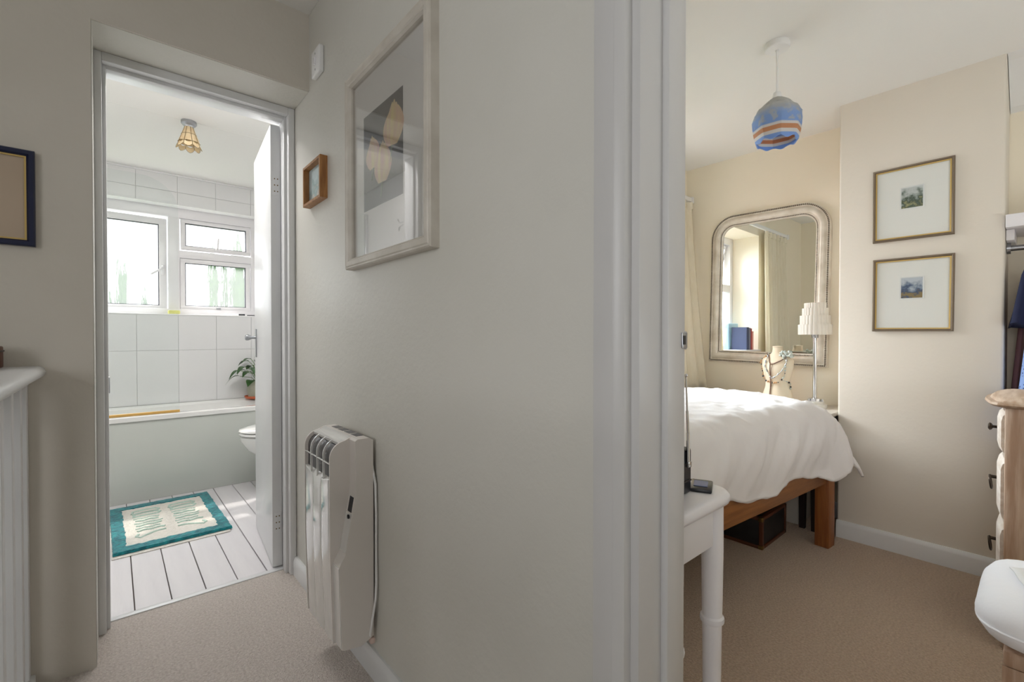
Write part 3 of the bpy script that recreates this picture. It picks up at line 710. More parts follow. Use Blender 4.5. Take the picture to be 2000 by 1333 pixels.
tag(o, 'small chrome robe hook on the left bathroom wall', 'hook')

# capiz ceiling lamp
LX, LY = .335, 3.190
t = thing('ceiling_lamp', (LX, LY, 2.27), 'small capiz shell ceiling lamp with scalloped rim in the bathroom', 'lamp')
MB().lathe([(.037, 2.27), (.038, 2.255), (.032, 2.247), (.026, 2.244), (.022, 2.236)], (LX, LY, 0), 20).build('rose', 'steel', t)
ns = 8
lev = [(.020, 2.238), (.033, 2.195), (.048, 2.150), (.056, 2.128)]
cm = MB()
for k in range(ns):
    a0 = 2 * PI * k / ns + .2; a1 = a0 + 2 * PI / ns
    for L in range(3):
        (r0, z0), (r1, z1) = lev[L], lev[L + 1]
        def pt(r, a, z): return (LX + r * math.cos(a), LY + r * math.sin(a), z)
        g = .035
        vs = []; nn = 5
        for j in range(nn):
            f = j / (nn - 1); aa = a0 + g + (a1 - a0 - 2 * g) * f; bul = 1 + .10 * math.sin(PI * f); sc_ = .016 * math.sin(PI * f) if L == 2 else 0
            for (r, z, s_) in ((r0, z0 - (.010 * math.sin(PI * f) if L == 2 else 0), 0), (r1, z1, sc_)):
                vs.append(pt(r * bul, aa, z - s_ + (-.001 if s_ == 0 else .001)))
        m_ = len(vs)
        vs2 = [(LX + (v[0] - LX) * .955, LY + (v[1] - LY) * .955, v[2]) for v in vs]
        fs = [(2 * j, 2 * j + 2, 2 * j + 3, 2 * j + 1) for j in range(nn - 1)]
        fs += [tuple(q + m_ for q in reversed(f_)) for f_ in fs] + [(2 * j, 2 * j + 2, 2 * j + 2 + m_, 2 * j + m_) for j in range(nn - 1)] + [(2 * j + 1, 2 * j + 3, 2 * j + 3 + m_, 2 * j + 1 + m_) for j in range(nn - 1)]
        MB().add(vs + vs2, fs).build('shell_pane', 'shell', t, ang=60)
        for j in range(nn - 1):
            cm.tube([vs[2 * j + 1], vs[2 * j + 3]], .0011, 5)
    cm.tube([(LX + r * math.cos(a0), LY + r * math.sin(a0), z) for r, z in lev], .0013, 5)
cm.build('leading', 'came', t)['kind'] = 'stuff'

# toilet (faces -x)
t = thing('toilet', (.95, 3.42, 0), 'white toilet with closed lid half hidden behind the open door', 'toilet')
TY = 3.43
def ell(cx, rx, ry, z, n=28):
    r = []
    for i in range(n):
        a = 2 * PI * i / n; c, s_ = math.cos(a), math.sin(a)
        x_ = cx + rx * (abs(c) ** .9) * (1 if c > 0 else -1); r.append((x_, TY + ry * s_, z))
    return r
MB().loft([ell(1.0, .16, .10, 0), ell(1.0, .155, .095, .03), ell(.99, .13, .085, .10), ell(.955, .17, .11, .20), ell(.90, .235, .155, .30), ell(.885, .26, .178, .365), ell(.885, .262, .18, .388), ell(.885, .25, .17, .392)]).build('bowl', 'ceramic', t, ang=60)
MB().loft([ell(.885, .262, .182, .398), ell(.885, .268, .187, .402), ell(.885, .268, .187, .410), ell(.885, .262, .182, .414)]).build('seat', 'ceramic', t, ang=60)
MB().loft([ell(.885, .264, .183, .420), ell(.885, .270, .188, .426), ell(.885, .264, .184, .436), ell(.885, .22, .15, .443), ell(.885, .1, .07, .445)]).build('lid', 'ceramic', t, ang=60)
MB().box(1.085, 1.268, TY - .19, TY + .19, .41, .76, .03, 3).build('cistern', 'ceramic', t)
MB().box(1.075, 1.269, TY - .20, TY + .20, .757, .785, .012, 2).build('cistern_lid', 'ceramic', t)
MB().box(1.02, 1.15, TY - .10, TY + .10, 0, .412, .03, 2).build('base', 'ceramic', t)

# bath mat with footprints
t = thing('bath_mat', (.23, 3.25, 0), 'teal-bordered white bath mat with pale green footprints on the floorboards', 'mat', rz=R(1.2))
mw, mh = .492, .75
MB().loft([rrect(-mw / 2 - .004, mw / 2 - .012, -mh / 2 - .028, mh / 2 + .012, .0005, .008), rrect(-mw / 2 - .004, mw / 2 - .012, -mh / 2 - .028, mh / 2 + .012, .004, .008)]).build('backing', 'mat_white', t, local=True)
def border():
    b_ = MB(); n = 40
    def path(hw, hh, z, amp):
        pts = []
        per = [(-hw, -hh), (hw, -hh), (hw, hh), (-hw, hh)]
        for k in range(4):
            p, q = per[k], per[(k + 1) % 4]
            for i in range(n):
                f = i / n; nx, ny = (q[1] - p[1]), -(q[0] - p[0]); l = math.hypot(nx, ny); e = amp * (noise.noise(Vector((k * 7 + i * .9, hw * 3, z))))
                pts.append((p[0] + (q[0] - p[0]) * f + nx / l * e, p[1] + (q[1] - p[1]) * f + ny / l * e, z))
        return pts
    o1 = path(mw / 2, mh / 2, .006, .003); o2 = path(mw / 2 - .003, mh / 2 - .003, .020, .006)
    i1 = path(mw / 2 - .052, mh / 2 - .062, .021, .011); i2 = path(mw / 2 - .055, mh / 2 - .065, .006, .004)
    b_.loft([o1, o2, i1, i2], cap=False); return b_
border().build('border', 'teal', t, local=True, ang=60)
MB().grid(24, 34, lambda u, v: ((u - .5) * (mw - .10), (v - .5) * (mh - .12), .0165 + .002 * noise.noise(Vector((u * 9, v * 13, 0))))).build('centre', 'mat_white', t, local=True, ang=80)
# footprint strokes: toes at the near end, heel rings at the far end
fp = MB(); ZS = .0135
def stroke(pts, wd=.008): fp.tube([(x_, y_, ZS) for x_, y_ in pts], wd * .75, 6)
for cx, sg in ((-.085, 1), (.088, -1)):
    for k in range(2):
        yy = .215 - .055 * k
        stroke([(cx - .065 + .012 * k, yy - .02), (cx - .06, yy + .02), (cx - .01, yy + .03), (cx + .045, yy + .026), (cx + .062, yy), (cx + .05, yy - .024), (cx - .02, yy - .022), (cx - .065, yy - .026)], .012)
    for k in range(6):
        yy = .09 - .042 * k; x0_ = cx - .062 + .006 * (k % 2); x1_ = cx + .060 - .008 * ((k + 1) % 3)
        stroke([(x0_ + (x1_ - x0_) * f / 6., yy + .007 * math.sin(f * 1.9 + k)) for f in range(7)], .013 if k % 2 else .010)
    stroke([(cx + sg * .06, -.17), (cx + sg * .02, -.175), (cx - sg * .02, -.20), (cx - sg * .05, -.225), (cx - sg * .065, -.20), (cx - sg * .055, -.17)], .012)
fp.build('footprints', 'mat_green', t, local=True)['kind'] = 'stuff'

# plant, pot and saucer on the bath ledge
PX, PY, PZ = .885, 4.19, .5455
t = thing('potted_plant', (PX, PY, PZ), 'glossy green leafy plant in a stoneware pot at the end of the bath', 'plant')
MB().lathe([(.062, PZ), (.082, PZ + .004), (.092, PZ + .022), (.089, PZ + .024), (.078, PZ + .012), (.0, PZ + .011)], (PX, PY, 0), 28, cap=False).build('saucer', 'terracotta', t)
MB().lathe([(.052, PZ + .012), (.064, PZ + .02), (.072, PZ + .07), (.070, PZ + .115), (.061, PZ + .135), (.064, PZ + .146), (.059, PZ + .146), (.056, PZ + .13), (0, PZ + .125)], (PX, PY, 0), 28, cap=False).build('pot', 'pot', t)
MB().lathe([(.056, PZ + .126), (0, PZ + .13)], (PX, PY, 0), 16, cap=False).build('soil', 'soil', t)
rng = random.Random(5)
specs = [(-2.85, .20, .10, .11, .030), (-2.6, .17, .13, .095, .03), (2.95, .19, .055, .12, .026), (-2.2, .10, .02, .11, .036), (-1.9, .11, .12, .11, .034), (2.5, .10, .17, .10, .03), (-1.2, .11, .16, .11, .032),
         (-.4, .12, .14, .11, .034), (.5, .12, .15, .11, .034), (1.3, .10, .17, .1, .03), (-1.6, .06, .20, .10, .03), (-2.9, .07, .19, .09, .028), (2.0, .07, .13, .1, .03), (-2.45, .12, .09, .10, .03), (3.1, .12, .10, .1, .028)]
for ang_, reach, rise, ll, lw in specs:
    base = Vector((PX, PY, PZ + .128)); d = Vector((math.cos(ang_), math.sin(ang_), 0)); tip = base + d * reach * .62 + Vector((0, 0, rise))
    mid = base + d * reach * .2 + Vector((0, 0, rise * .75))
    lf_pts = []
    side = Vector((-d.y, d.x, 0)); n = 7; vs = []
    drop = .9 if reach > .15 else .7
    for i in range(n):
        f = i / (n - 1); c = tip + d * ll * f * .85 + Vector((0, 0, ll * (.35 * f - drop * f * f))); ww = lw * math.sin(PI * (f ** .8) * .97 + .03)
        up = Vector((0, 0, .25 * ww)); vs += [c - side * ww + up, c, c + side * ww + up]
    fs = []
    for i in range(n - 1):
        k = 3 * i; fs += [(k, k + 1, k + 4, k + 3), (k + 1, k + 2, k + 5, k + 4)]
    lf = MB().add(vs, fs).build('leaf', 'leaf', t, ang=80)
    MB().tube([base, mid, tip], .0022, 5).build('stalk', 'stem', lf, local=True); lf.children[0].data.transform(Matrix.Translation(-Vector((PX, PY, PZ))))

o = MB().box(.318, .392, 4.335, 4.385, WZ0 + .006, WZ0 + .036, .008, 3).build('sponge', 'sponge'); tag(o, 'pale yellow sponge on the bathroom window sill', 'sponge')
o = thing('razor', (.79, 4.345, WZ0 + .006), 'dark razor lying on the sill below the small lower pane', 'razor')
MB().tube([(.70, 4.34, WZ0 + .0105), (.75, 4.345, WZ0 + .012), (.80, 4.35, WZ0 + .013)], .0045).build('handle', 'plain_white', o)
MB().box(.785, .83, 4.335, 4.365, WZ0 + .0065, WZ0 + .022, .004).build('head', 'black_plastic', o)
o = thing('toothbrush', (.885, 4.34, WZ0 + .006), 'slim dark brush lying at the right end of the bathroom sill', 'brush')
MB().tube([(.845, 4.335, WZ0 + .0105), (.93, 4.345, WZ0 + .0105)], .0042).build('handle', 'black_plastic', o)
MB().box(.895, .925, 4.337, 4.349, WZ0 + .0125, WZ0 + .024, .002).build('bristles', 'paper_grey', o)

# ------------------------------------------------------------------ bedroom objects
# pendant lamp
LX, LY, LZ = 2.066, .725, CZ
t = thing('pendant_lamp', (LX, LY, LZ), 'blue and white painted glass pendant lamp on the bedroom ceiling', 'lamp')
MB().lathe([(.044, LZ), (.046, LZ - .006), (.046, LZ - .022), (.043, LZ - .026), (.008, LZ - .028), (.006, LZ - .034)], (LX, LY, 0), 28).build('rose', 'plain_white', t, ang=30)
MB().tube([(LX, LY, LZ - .03), (LX, LY, LZ - .205)], .0042).build('flex', 'plain_white', t)
MB().lathe([(.006, LZ - .195), (.014, LZ - .202), (.0175, LZ - .222), (.0175, LZ - .232), (.014, LZ - .236)], (LX, LY, 0), 18).build('lamp_holder', 'plain_white', t)
# shade: faceted octagonal bell, origin at its neck
ST = LZ - .226
prof = [(.022, 0), (.032, -.007), (.046, -.018), (.056, -.028), (.060, -.036), (.072, -.044), (.078, -.054), (.081, -.062), (.088, -.072), (.089, -.092), (.087, -.115), (.084, -.138), (.080, -.160), (.075, -.185)]
def shade_ring(r, z, ins):
    pts = []; n = 48
    for i in range(n):
        a = 2 * PI * i / n; seg = (a + .3) % (PI / 4) - PI / 8
        rr = (r - ins) * (math.cos(PI / 8) / math.cos(seg)) * 1.05
        zz = z
        if z < -.15: zz = z + .010 * (math.cos(seg * 8) * .5 - .5) * -1 * ((-z - .15) / .035)
        if -.08 < z < -.03: rr += .005 * math.cos(seg * 8)
        pts.append((rr * math.cos(a), rr * math.sin(a), zz))
    return pts
rings = [shade_ring(r, z, 0) for r, z in prof] + [shade_ring(r, z, .004) for r, z in reversed(prof)]
o = MB().loft(rings, cap=False).build('shade', 'painted_glass', t, local=True, ang=22); o.location = (0, 0, ST - LZ)
MB().sphere((LX, LY, LZ - .285), .026, 14, (1, 1, 1.2)).lathe([(.012, LZ - .236), (.012, LZ - .262)], (LX, LY, 0), 12).build('bulb', 'opal', t)

# two framed watercolours on the chimney breast (face -x)
for zb_, lab, art, rot in ((1.5105, 'upper of two gilt-edged small watercolours, a green tree, on the chimney breast', 'art_tree', .0), (1.0735, 'lower of two gilt-edged small watercolours, a blue tree, on the chimney breast', 'art_blue', .4)):
    t, ins = picture_frame('framed_watercolour', (BRX, .414, zb_), lab, .295, .352, .018, .018, 'pewter',
        [(0, 0), (0, .014), (.003, .018), (.007, .017), (.011, .013), (.011, .006)], art, art_size=(.078, .096), art_off=(.0, .022 if art == 'art_tree' else .03), slip=('gold', .0055, .0125), group='watercolours on the chimney breast', axis=(0, R(rot), R(-90)))
    H_ = .176 + (.022 if art == 'art_tree' else .03)
    b = MB()
    def rg(e, y_): return [(-.039 - e, y_, H_ - .048 - e), (.039 + e, y_, H_ - .048 - e), (.039 + e, y_, H_ + .048 + e), (-.039 - e, y_, H_ + .048 + e)]
    b.loft([rg(.0055, -.0070), rg(.005, -.0090), rg(.0, -.0078)], cap=False).build('bevel', 'plain_white', t, local=True, ang=10)
    MB().box(-.136, .136, -.0112, -.0105, .011, .341).build('glass', 'window_glass', t, local=True, smooth=False)

# arched-top silver mirror on the far wall, local: x width (-> -y world), z up, faces -x world
MW, MH = .705, .985
t = thing('wall_mirror', (MX, 1.178, .872), 'tall silver mirror with rounded top corners and beaded frame above the bed', 'mirror')
t.rotation_euler = (R(0.0), R(1.1), R(-90)); t.rotation_mode = 'XYZ'
def marc(e, y_, n=10):
    w2_, h_, r = MW / 2 - e, MH - e, max(.155 - e, .02)
    pts = [(-w2_, y_, e), (w2_, y_, e)]
    for k in range(n + 1):
        a = R(90 * k / n); pts.append((w2_ - r + r * math.cos(a), y_, h_ - r + r * math.sin(a)))
    for k in range(n + 1):
        a = R(90 + 90 * k / n); pts.append((-w2_ + r + r * math.cos(a), y_, h_ - r + r * math.sin(a)))
    return pts
MB().loft([marc(0, -.001), marc(0, -.024), marc(.004, -.028), marc(.016, -.028), marc(.020, -.022), marc(.030, -.030), marc(.042, -.036), marc(.052, -.032), marc(.057, -.026), marc(.062, -.027), marc(.072, -.020), marc(.078, -.012)], cap=False).build('frame', 'silver', t, local=True, ang=50)
MB().add(marc(.070, -.010), [tuple(range(len(marc(.07, 0))))]).build('mirror_glass', 'mirror', t, local=True, smooth=False)
MB().add(marc(.004, -.003), [tuple(range(len(marc(.07, 0))))]).build('backing_board', 'dark_wood', t, local=True, smooth=False)
def beads(e, y_, r, step):
    b_ = MB(); pts = marc(e, y_, 24); pts.append(pts[0]); acc = 0
    for p, q in zip(pts, pts[1:]):
        p, q = Vector(p), Vector(q); L_ = (q - p).length; d_ = -acc
        while d_ + step <= L_:
            d_ += step; c = p + (q - p) * (d_ / L_)
            bm_ = bmesh.new(); bmesh.ops.create_icosphere(bm_, subdivisions=1, radius=r)
            for v in bm_.verts: v.co += c
            b_.bm(bm_)
        acc = L_ - d_
    return b_
beads(.010, -.029, .0052, .0105).build('beading', 'silver_dark', t, local=True)['kind'] = 'stuff'
beads(.067, -.024, .0042, .0088).build('beading', 'silver_dark', t, local=True)['kind'] = 'stuff'

# curtains and rail at the bedroom window
def curtain(x0, x1, y_, z0, z1, label, flare, nf, edge=None):
    t_ = thing('curtain', ((x0 + x1) / 2, y_, z1), label, 'curtain')
    def fn(u, v):
        x_ = x0 + (x1 - x0) * u; z_ = z1 + (z0 - z1) * v
        pl = .016 * math.sin(u * nf * 2 * PI) + .006 * math.sin(u * nf * 4.7 * PI + 1)
        fx, fy = flare(u, v)
        return (x_ + fx, y_ + pl * (.6 + .5 * v) + fy, z_)
    o_ = MB().grid(int(nf * 14), 26, fn).build('drape', 'linen', t_, ang=180)
    so_ = o_.modifiers.new('thickness', 'SOLIDIFY'); so_.thickness = .003
    hd = MB()
    hd.grid(int(nf * 14), 2, lambda u, v: (x0 + (x1 - x0) * u + flare(u, 0)[0], y_ - .004 + .018 * math.sin(u * nf * 2 * PI), z1 + .012 - .05 * v)).build('heading_tape', 'linen', t_, ang=180)
    hk = MB()
    for k in range(int(nf) + 1):
        xx = x0 + (x1 - x0) * (k + .2) / (nf + .4); hk.box(xx - .004, xx + .004, y_ - .004, y_ + .004, z1 + .005, z1 + .028)
    hk.build('curtain_hooks', 'plain_white', t_)['kind'] = 'stuff'
curtain(2.74, 3.13, 1.655, .69, 1.985, 'cream linen curtain at the right of the bedroom window, beside the mirror', lambda u, v: (.0, -.115 * (v ** 1.3) * (.35 + .65 * u)), 4)
curtain(1.33, 1.86, 1.655, .80, 1.985, 'cream linen curtain hanging at the left of the bedroom window, seen in the mirror', lambda u, v: (-.06 * v * (1 - u), -.02 * v), 6)
t = thing('curtain_rail', (2.23, 1.66, 2.015), 'white curtain rail with end brackets above the bedroom window', 'rail')
MB().box(1.31, 3.14, 1.645, 1.665, 2.005, 2.035, .004).build('rail', 'plain_white', t)
for xx in (1.315, 3.125):
    MB().box(xx - .012, xx + .012, 1.638, 1.7095, 1.995, 2.04, .004).box(xx - .01, xx + .01, 1.69, 1.7095, 1.95, 2.06, .004).build('bracket', 'plain_white', t)

# books and box on the bedroom sill (seen in the mirror)
bz = RZ0 + .0142
for x0, x1, h, m_, lab in ((1.955, 1.985, .165, 'book_pink', 'short pink book at the end of the row on the bedroom sill'), (1.99, 2.012, .19, 'book_red', 'red book standing on the bedroom sill'), (2.016, 2.05, .195, 'book_grey', 'grey book between the red and navy books on the sill'), (2.054, 2.10, .20, 'book_navy', 'thick navy book standing on the bedroom sill')):
    o = thing('book', ((x0 + x1) / 2, 1.78, bz), lab, 'book', 'books on the bedroom sill')
    MB().box(x0, x1, 1.71, 1.714, bz, bz + h, .001).box(x0, x0 + .003, 1.712, 1.84, bz, bz + h).box(x1 - .003, x1, 1.712, 1.84, bz, bz + h).build('cover', m_, o)
    MB().box(x0 + .003, x1 - .003, 1.714, 1.836, bz + .004, bz + h - .004).build('pages', 'card', o)
o = MB().box(1.93, 2.12, 1.86, 1.90, bz, bz + .235, .004).build('storage_box', 'box_blue'); tag(o, 'light blue box standing behind the books on the bedroom sill', 'box')
MB().box(1.928, 2.122, 1.858, 1.902, bz + .195, bz + .237, .003).build('lid', 'box_blue', o)

# nest of two dark side tables in the alcove
def nest(x0, x1, y0, y1, zt, label, lx):
    t_ = thing('side_table', ((x0 + x1) / 2, (y0 + y1) / 2, 0), label, 'table')
    MB().box(x0, x1, y0, y1, zt - .022, zt, .004).build('tabletop', 'pale_box' if lx else 'dark_wood', t_)
    MB().box(x0 + .02, x1 - .02, y0 + .02, y1 - .02, zt - .10, zt - .022, .003).build('apron', 'dark_wood', t_)
    for xx in (x0 + .03, x1 - .03):
        for yy in (y0 + (.085 if lx else .03), y1 - .03):
            MB().loft([[(xx + dx * r, yy + dy * r, z) for dx, dy in ((-1, -1), (1, -1), (1, 1), (-1, 1))] for z, r in ((0, .013), (.25, .016), (zt - .1, .021), (zt - .03, .021))]).build('leg', 'dark_wood', t_)
nest(2.815, 3.15, .715, 1.25, .648, 'larger side table with a pale top, holding lamp and bust, in the alcove', 1)
nest(2.825, 3.12, .83, 1.17, .50, 'smaller dark nesting table tucked under the lamp table', 0)
t = thing('storage_box', (2.98, .99, 0), 'pale grey storage box on the floor under the nesting tables', 'box')
MB().box(2.872, 3.12, .885, 1.30, 0, .22, .006).build('body', 'pale_box', t)
MB().box(2.868, 3.124, .881, 1.304, .20, .235, .004).build('lid', 'pale_box', t)

# table lamp with stepped scalloped shade
LX, LY, LZ = 2.98, .842, .6485
t = thing('table_lamp', (LX, LY, LZ), 'tall slim chrome table lamp with a tiered white scalloped shade', 'lamp')
MB().lathe([(.058, 0), (.060, .006), (.058, .020), (.052, .022)], (LX, LY, LZ), 28).build('base_disc', 'opal', t)
MB().lathe([(.046, .022), (.047, .034), (.044, .037)], (LX, LY, LZ), 28).build('base_disc', 'opal', t)
MB().lathe([(.030, .037), (.030, .052), (.014, .056)], (LX, LY, LZ), 28).build('base_ring', 'chrome', t)
kn = MB()
for k in range(3):
    a = 2 * PI * k / 3 + .5; kn.lathe([(.006, .037), (.006, .048), (.002, .052)], (LX + .038 * math.cos(a), LY + .038 * math.sin(a), LZ), 10)
kn.build('base_studs', 'chrome', t)['kind'] = 'stuff'
MB().lathe([(.0095, .05), (.0095, .40)], (LX, LY, LZ), 16).build('stem', 'chrome', t)
MB().lathe([(.016, .392), (.018, .40), (.018, .425), (.010, .43)], (LX, LY, LZ), 16).build('collar', 'steel', t)
def scallop(r, z, n=144, k=24): return [(LX + (r + .0035 * abs(math.cos(k * PI * i / n)) ** .6) * math.cos(2 * PI * i / n), LY + (r + .0035 * abs(math.cos(k * PI * i / n)) ** .6) * math.sin(2 * PI * i / n), z) for i in range(n)]
for k, (r, z0, z1) in enumerate(((.084, .410, .467), (.075, .467, .517), (.064, .517, .558), (.053, .558, .588))):
    r *= .93
    MB().loft([scallop(r - .004, LZ + z0), scallop(r, LZ + z0), scallop(r, LZ + z1), scallop(r - .014, LZ + z1), scallop(r - .014, LZ + z1 - .003)], cap=False).build('shade_tier', 'opal', t, ang=40)
MB().sphere((LX, LY, LZ + .47), .022, 12).build('bulb', 'opal', t)

# mannequin bust
BCX, BCY = 2.985, 1.035
t = thing('mannequin_bust', (BCX, BCY, .6485), 'cream cloth mannequin bust hung with necklaces beside the mirror', 'mannequin')
lv = [(.6485, .086, .062), (.665, .088, .064), (.70, .080, .060), (.745, .066, .050), (.775, .063, .048), (.81, .070, .054), (.845, .079, .062), (.875, .084, .062), (.905, .086, .055), (.922, .076, .047), (.935, .054, .038), (.946, .036, .032), (.955, .029, .029), (.975, .026, .026), (.985, .027, .027), (.988, .02, .02)]
def brad(z):
    for (z0, a0, b0), (z1, a1, b1) in zip(lv, lv[1:]):
        if z0 <= z <= z1:
            f = (z - z0) / (z1 - z0); return a0 + (a1 - a0) * f, b0 + (b1 - b0) * f
    return lv[-1][1:]
o = MB().loft([[(BCX + b_ * math.cos(2 * PI * i / 32), BCY + a_ * math.sin(2 * PI * i / 32), z) for i in range(32)] for z, a_, b_ in lv]).build('torso', 'bust_cloth', t, ang=70)
MB().lathe([(.0275, .986), (.0275, .990), (.01, .993)], (BCX, BCY, 0), 20).build('neck_cap', 'bust_cloth', t)
def on_bust(dy, z, off=.003):
    a_, b_ = brad(z); q = max(0, 1 - (dy / a_) ** 2); 
    if abs(dy) > a_: return (BCX, BCY + math.copysign(a_ + off, dy), z)
    return (BCX - b_ * math.sqrt(q) - off, BCY + dy * (1 + off / a_), z)
def drape(ctrl, n=40):
    out = []
    for i in range(n):
        f = i / (n - 1) * (len(ctrl) - 1); k = min(int(f), len(ctrl) - 2); g = f - k; g = g
        p, q = ctrl[k], ctrl[k + 1]; out.append((p[0] + (q[0] - p[0]) * g, p[1] + (q[1] - p[1]) * g))
    return out
def neck_back(z=.945, r=.040): return [(BCX + r * math.cos(a), BCY + r * 1.05 * math.sin(a), z + .004 * math.cos(a)) for a in [R(x_) for x_ in range(-100, 101, 20)]]
# cord necklace with lariat drop
o = MB().tube([on_bust(dy, z) for dy, z in drape([(.036, .940), (.03, .925), (.025, .90), (.018, .885), (0, .888), (-.03, .905), (-.055, .925)])], .0028, 6).tube(neck_back(.944, .045), .0026, 6).build('cord_necklace', 'cord_brown')
tag(o, 'brown cord necklace with a long hanging drop on the mannequin bust', 'necklace')
MB().tube([on_bust(.02, z) for z in (.885, .86, .83, .80, .77, .74, .71, .68)], [.0025, .0025, .003, .003, .003, .0035, .0045, .0045], 6).build('drop', 'cord_brown', o)
MB().tube([on_bust(dy, z, .004) for dy, z in ((.006, .886), (.012, .85), (.016, .82), (.018, .79), (.014, .76), (.02, .74))], .0014, 5).build('thin_strand', 'cord_brown', o)
def bead_necklace(nm, ctrl, m1, m2, r, every, label, strand='steel'):
    pts = [on_bust(dy, z, r + .001) for dy, z in drape(ctrl, every)]
    o_ = MB().tube(pts, .001, 4).tube(neck_back(max(min(ctrl[0][1], .95), .938), .043), .001, 4).build(nm, strand); tag(o_, label, 'necklace', 'necklaces on the mannequin bust')
    for i, p in enumerate(pts):
        MB().sphere(p, r * (1 + .35 * math.sin(i * 1.7)), 8).build('bead', m1 if i % 3 else m2, o_)
bead_necklace('bead_necklace', [(.04, .937), (.07, .915), (.085, .88), (.080, .84), (.066, .81), (.045, .785), (.01, .775), (-.02, .78)], 'amber_bead', 'jet', .0046, 22, 'amber and black bead necklace over the left shoulder of the bust', 'cord_brown')
bead_necklace('chain_necklace', [(.035, .94), (.045, .90), (.05, .87), (.035, .84), (.012, .80), (-.015, .82), (-.04, .85), (-.055, .88), (-.06, .91), (-.045, .938)], 'steel', 'turquoise', .0036, 40, 'silver chain necklace looped across the chest of the bust')
bead_necklace('jet_necklace', [(-.03, .935), (-.06, .905), (-.055, .86), (-.05, .82), (-.035, .795), (-.06, .785), (-.068, .765), (-.066, .745)], 'turquoise', 'jet', .0044, 17, 'green and jet bead strand hanging on the right of the bust')
o = MB().tube(neck_back(.948, .046), .003, 5).build('turquoise_necklace', 'turquoise'); tag(o, 'chunky pale turquoise bead cluster on the right shoulder of the bust', 'necklace')
for k in range(26):
    a = rng.uniform(-1, 1); MB().sphere((BCX - .035 + rng.uniform(-.012, .02), BCY - .055 + .034 * a, .938 + .014 * rng.uniform(-1, 1) + .012 * (1 - a * a)), rng.uniform(.006, .010), 8).build('bead', 'turquoise', o)

# single bed (local: u away from the foot along -x, v towards the window)
BA = R(4.9)
t = thing('bed', (2.70, .69, 0), 'single oak bed with square legs standing along the chimney breast', 'bed', rz=0)
t.rotation_euler = (0, 0, PI - BA)       # local +x = -x world, local +y = -y world
LB, WB = 1.70, .86
def lb(x0, x1, y0, y1, z0, z1, bev=.004): return MB().box(x0, x1, -y1, -y0, z0, z1, bev)
for u0, u1, v0, v1 in ((-.03, .045, -.008, .055), (-.03, .045, WB - .055, WB + .008), (LB - .045, LB + .02, -.008, .055), (LB - .045, LB + .02, WB - .055, WB + .008)):
    lb(u0, u1, v0, v1, 0, .455).build('leg', 'oak_leg', t, local=True)
for v0, v1 in ((.004, .03), (WB - .03, WB - .004)):
    lb(.045, LB - .045, v0, v1, .322, .452, .002).build('side_rail', 'oak', t, local=True)
for u0, u1 in ((-.02, .01), (LB - .02, LB + .01)):
    lb(u0, u1, .055, WB - .055, .322, .452, .002).build('end_rail', 'oak', t, local=True)
for k in range(11):
    u = .08 + k * .15; lb(u, u + .07, .03, WB - .03, .40, .415, .002).build('slat', 'oak', t, local=True)
lb(.02, LB - .01, .02, WB - .02, .416, .66, .05).build('mattress', 'cushion', t, local=True)
